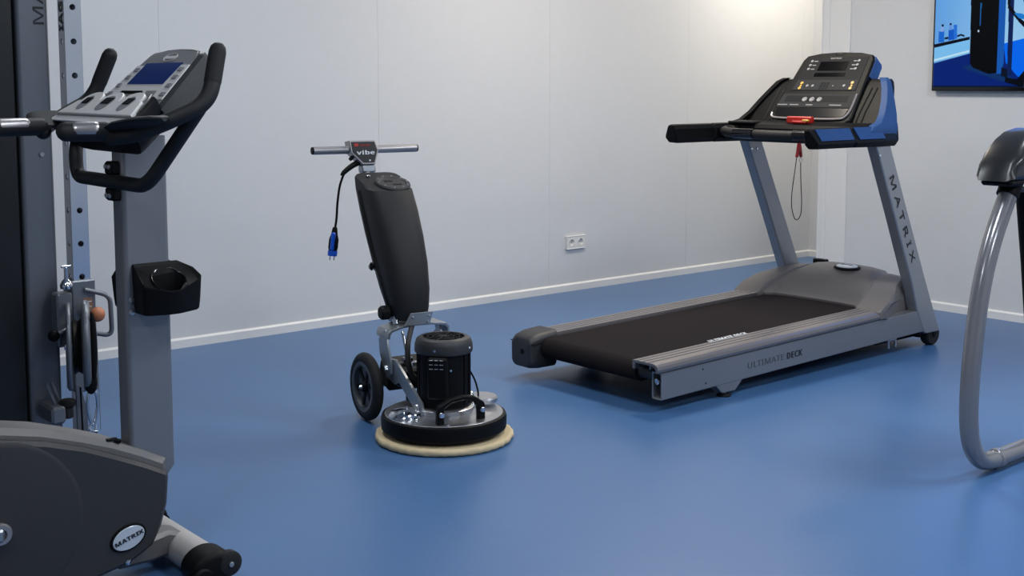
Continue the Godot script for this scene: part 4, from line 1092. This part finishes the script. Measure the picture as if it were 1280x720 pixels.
# ------------------------------------------------------------------ machine cut by the right edge
func side_machine() -> void:
	var t := thing("exercise_machine", "exercise machine with a curved grey tube frame and black top cover at the right edge", "exercise machine", Vector3(4.0, 0, -2.1))
	off = Vector3(4.0, 0, -2.1)
	var z := -2.1
	var fr := part(t, "frame_tube", tube(spline([Vector3(4.02, 1.02, z), Vector3(3.982, 0.962, z), Vector3(3.883, 0.802, z), Vector3(3.82, 0.64, z), Vector3(3.785, 0.45, z), Vector3(3.772, 0.30, z), Vector3(3.777, 0.185, z), Vector3(3.805, 0.105, z), Vector3(3.862, 0.052, z), Vector3(3.94, 0.036, z), Vector3(3.99, 0.036, z)], 6), 0.031, 24), "tube_paint")
	part(fr, "joint_collar", cyl(Vector3(3.955, 0.036, z), Vector3(3.985, 0.036, z), 0.0345, 24, 0.003), "tube_paint")
	part(t, "base_tube", cyl(Vector3(3.97, 0.036, z), Vector3(5.1, 0.036, z), 0.030, 24), "tube_paint")
	part(t, "levelling_foot", cyl(Vector3(3.97, 0.0, z), Vector3(3.97, 0.02, z), 0.013, 14), "chrome")
	var cv := [Vector2(3.858, 1.000), Vector2(3.866, 1.018), Vector2(3.885, 1.062), Vector2(3.92, 1.10), Vector2(3.965, 1.135), Vector2(4.02, 1.158), Vector2(4.10, 1.170), Vector2(4.25, 1.165), Vector2(4.40, 1.14), Vector2(4.42, 1.05), Vector2(4.10, 1.015), Vector2(4.03, 0.990), Vector2(3.95, 0.995)]
	var cover := part(t, "top_cover", prism(cv, z - 0.07, z + 0.07, 0.022), "cover_dark", 50.0)
	part(cover, "cover_skirt", rb(Vector3(3.935, 0.995, z), Vector3(0.10, 0.026, 0.11), 0.008), "black")
	part(t, "pivot_sleeve", tube([Vector3(3.968, 0.945, z), Vector3(4.0, 0.995, z)], 0.037, 20), "black")
	var pv := part(t, "pivot_bolt", cyl(Vector3(4.075, 0.965, z + 0.03), Vector3(4.075, 0.965, z + 0.075), 0.030, 24, 0.006), "chrome")
	part(pv, "bolt_head", cyl(Vector3(4.075, 0.965, z + 0.07), Vector3(4.075, 0.965, z + 0.085), 0.014, 6), "steel")
	part(t, "swing_arm", tube([Vector3(4.10, 0.96, z), Vector3(4.16, 0.70, z), Vector3(4.22, 0.40, z), Vector3(4.26, 0.06, z)], 0.038, 16), "black")

# ------------------------------------------------------------------ television
func television() -> void:
	off = Vector3.ZERO
	var t := thing("television", "flat wall television glowing blue above the treadmill", "television", Vector3(6.52, 1.28, -3.33))
	var W := 1.21
	var Hh := 0.69
	part(t, "casing", rb(Vector3(0.008, Hh / 2, 0), Vector3(0.035, Hh, W), 0.004), "black_gloss")
	part(t, "wall_mount", rb(Vector3(0.028, Hh / 2, 0), Vector3(0.018, 0.3, 0.5), 0.003), "black")
	# picture shown on the screen
	var iw := 480
	var ih := 272
	var im := Image.create(iw, ih, false, Image.FORMAT_RGB8)
	for y in ih:
		for x in iw:
			var u := float(x) / iw
			var v := float(y) / ih
			im.set_pixel(x, y, Color(0.40, 0.66, 0.93).lerp(Color(0.66, 0.85, 0.98), clampf(u * 3.0, 0, 1) * (0.6 + 0.4 * v)))
	var S := func(zx: float, zy: float) -> Vector2:     # from the visible corner of the picture to image pixels
		return Vector2((zx - 42.0) / 649.0 * 0.462 * iw, ih - (640.0 - zy) / 640.0 * 0.765 * ih)
	var shapes := [
		[[[30, 470], [300, 400], [691, 300], [691, 700], [30, 700]], Color(0.01, 0.14, 0.46)],
		[[[540, 335], [691, 300], [691, 600], [640, 560], [560, 470]], Color(0.0, 0.42, 0.98)],
		[[[30, 350], [300, 300], [300, 400], [30, 460]], Color(0.50, 0.78, 0.98)],
		[[[30, 440], [300, 375], [300, 388], [30, 455]], Color(0.78, 0.93, 1.0)],
		[[[30, 330], [300, 280], [300, 300], [30, 355]], Color(0.01, 0.04, 0.10)],
		[[[72, 235], [112, 232], [114, 312], [70, 316]], Color(0.10, 0.42, 0.85)],
		[[[88, 200], [104, 200], [108, 236], [80, 238]], Color(0.55, 0.68, 0.92)],
		[[[145, 225], [190, 220], [195, 296], [145, 302]], Color(0.07, 0.36, 0.80)],
		[[[180, 190], [206, 190], [208, 290], [185, 294]], Color(0.16, 0.46, 0.88)],
		[[[150, 190], [166, 190], [170, 226], [146, 230]], Color(0.40, 0.60, 0.90)],
		[[[93, 186], [107, 186], [107, 200], [93, 200]], Color(0.02, 0.05, 0.12)],
		[[[150, 178], [165, 178], [165, 192], [150, 192]], Color(0.02, 0.05, 0.12)],
		[[[115, 280], [145, 276], [145, 290], [115, 294]], Color(0.02, 0.06, 0.14)],
		[[[208, 268], [235, 258], [262, 268], [262, 280], [235, 270], [212, 280]], Color(0.02, 0.06, 0.14)],
		[[[250, 500], [300, 480], [600, 570], [600, 600], [540, 600]], Color(0.04, 0.20, 0.42)],
		[[[498, 0], [545, 0], [545, 470], [530, 545], [490, 545]], Color(0.08, 0.36, 0.72)],
		[[[300, 0], [500, 0], [500, 540], [440, 545], [330, 500], [308, 470]], Color(0.005, 0.012, 0.03)],
		[[[366, 45], [378, 42], [374, 205], [366, 205]], Color(0.10, 0.36, 0.62)],
		[[[355, 235], [368, 235], [368, 248], [355, 248]], Color(0.75, 0.85, 0.95)],
		[[[565, 0], [600, 0], [600, 560], [572, 560]], Color(0.03, 0.13, 0.34)],
		[[[555, 0], [580, 0], [575, 70], [640, 160], [691, 200], [691, 245], [640, 190], [560, 90]], Color(0.01, 0.03, 0.09)],
		[[[600, 125], [650, 130], [691, 150], [691, 175], [640, 165]], Color(0.12, 0.50, 0.85)],
		[[[650, 0], [665, 0], [691, 70], [691, 120], [668, 60]], Color(0.03, 0.12, 0.30)],
		[[[530, 500], [570, 510], [575, 575], [530, 560]], Color(0.02, 0.07, 0.16)],
		[[[560, 570], [640, 585], [691, 520], [691, 640], [560, 605]], Color(0.01, 0.03, 0.08)],
		[[[30, 630], [691, 630], [691, 700], [30, 700]], Color(0.005, 0.03, 0.12)]]
	for sh in shapes:
		var poly := PackedVector2Array()
		for q in sh[0]: poly.append(S.call(q[0], q[1]))
		var lo := Vector2(1e9, 1e9)
		var hi := Vector2(-1e9, -1e9)
		for p in poly:
			lo = lo.min(p)
			hi = hi.max(p)
		for y in range(maxi(0, int(lo.y)), mini(ih, int(hi.y) + 2)):
			for x in range(maxi(0, int(lo.x)), mini(iw, int(hi.x) + 2)):
				if Geometry2D.is_point_in_polygon(Vector2(x + 0.5, y + 0.5), poly): im.set_pixel(x, y, sh[1])
	var tex := ImageTexture.create_from_image(im)
	var m := StandardMaterial3D.new()
	m.albedo_color = Color(0.01, 0.01, 0.012)
	m.roughness = 0.35
	m.metallic_specular = 0.2
	m.emission_enabled = true
	m.emission = Color.WHITE
	m.emission_operator = BaseMaterial3D.EMISSION_OP_MULTIPLY
	m.emission_texture = tex
	m.emission_energy_multiplier = 0.36
	var bz := 0.012
	var a := []
	a.resize(Mesh.ARRAY_MAX)
	var x0 := -0.0105
	var p00 := Vector3(x0, 0.022, -W / 2 + bz)
	var p10 := Vector3(x0, 0.022, W / 2 - bz)
	var p01 := Vector3(x0, Hh - bz, -W / 2 + bz)
	var p11 := Vector3(x0, Hh - bz, W / 2 - bz)
	a[Mesh.ARRAY_VERTEX] = PackedVector3Array([p00, p01, p11, p00, p11, p10])
	a[Mesh.ARRAY_NORMAL] = PackedVector3Array([Vector3.LEFT, Vector3.LEFT, Vector3.LEFT, Vector3.LEFT, Vector3.LEFT, Vector3.LEFT])
	a[Mesh.ARRAY_TEX_UV] = PackedVector2Array([Vector2(0, 1), Vector2(0, 0), Vector2(1, 0), Vector2(0, 1), Vector2(1, 0), Vector2(1, 1)])
	var am := ArrayMesh.new()
	am.add_surface_from_arrays(Mesh.PRIMITIVE_TRIANGLES, a)
	var sc := MeshInstance3D.new()
	sc.name = "screen"
	sc.mesh = am
	sc.material_override = m
	t.add_child(sc)
	var al := AreaLight3D.new()
	al.name = "screen_light"
	al.area_size = Vector2(W * 0.96, Hh * 0.94)
	al.light_color = Color(0.25, 0.5, 1.0)
	al.light_energy = 0.15
	al.shadow_enabled = true
	al.area_range = 20.0
	t.add_child(al)
	al.position = Vector3(-0.014, Hh / 2, 0)
	al.rotation.y = PI / 2

# ------------------------------------------------------------------ wall socket
func wall_socket() -> void:
	var t := thing("wall_socket", "white double power socket low on the back wall", "power socket", Vector3(5.404, 0.313, -5.757))
	var pl := CSGCombiner3D.new()
	pl.name = "cover_plate"
	t.add_child(pl)
	var st := CSGBox3D.new()
	st.size = Vector3(0.158, 0.079, 0.014)
	st.position = Vector3(0, 0, 0.005)
	st.material = M["socket"]
	pl.add_child(st)
	for x in [-0.039, 0.039]:
		var c := CSGCylinder3D.new()
		c.operation = CSGShape3D.OPERATION_SUBTRACTION
		c.radius = 0.021
		c.height = 0.022
		c.sides = 28
		c.rotation.x = PI / 2
		c.position = Vector3(x, 0, 0.0125)
		c.material = M["socket"]
		pl.add_child(c)
	part(t, "frame", cat([rb(Vector3(0, 0.0405, 0.006), Vector3(0.164, 0.004, 0.017), 0.0015), rb(Vector3(0, -0.0405, 0.006), Vector3(0.164, 0.004, 0.017), 0.0015), rb(Vector3(0.080, 0, 0.006), Vector3(0.004, 0.08, 0.017), 0.0015), rb(Vector3(-0.080, 0, 0.006), Vector3(0.004, 0.08, 0.017), 0.0015)]), "socket")
	for x in [-0.039, 0.039]:
		var w := part(t, "outlet_rim", torus(Vector3(x, 0, 0.012), Vector3(0, 0, 1), 0.0225, 0.0018, 28, 8), "socket")
		for q in [-0.0095, 0.0095]: part(w, "pin_contact", cyl(Vector3(x + q, 0, 0.001), Vector3(x + q, 0, 0.0022), 0.0032, 10), "black")
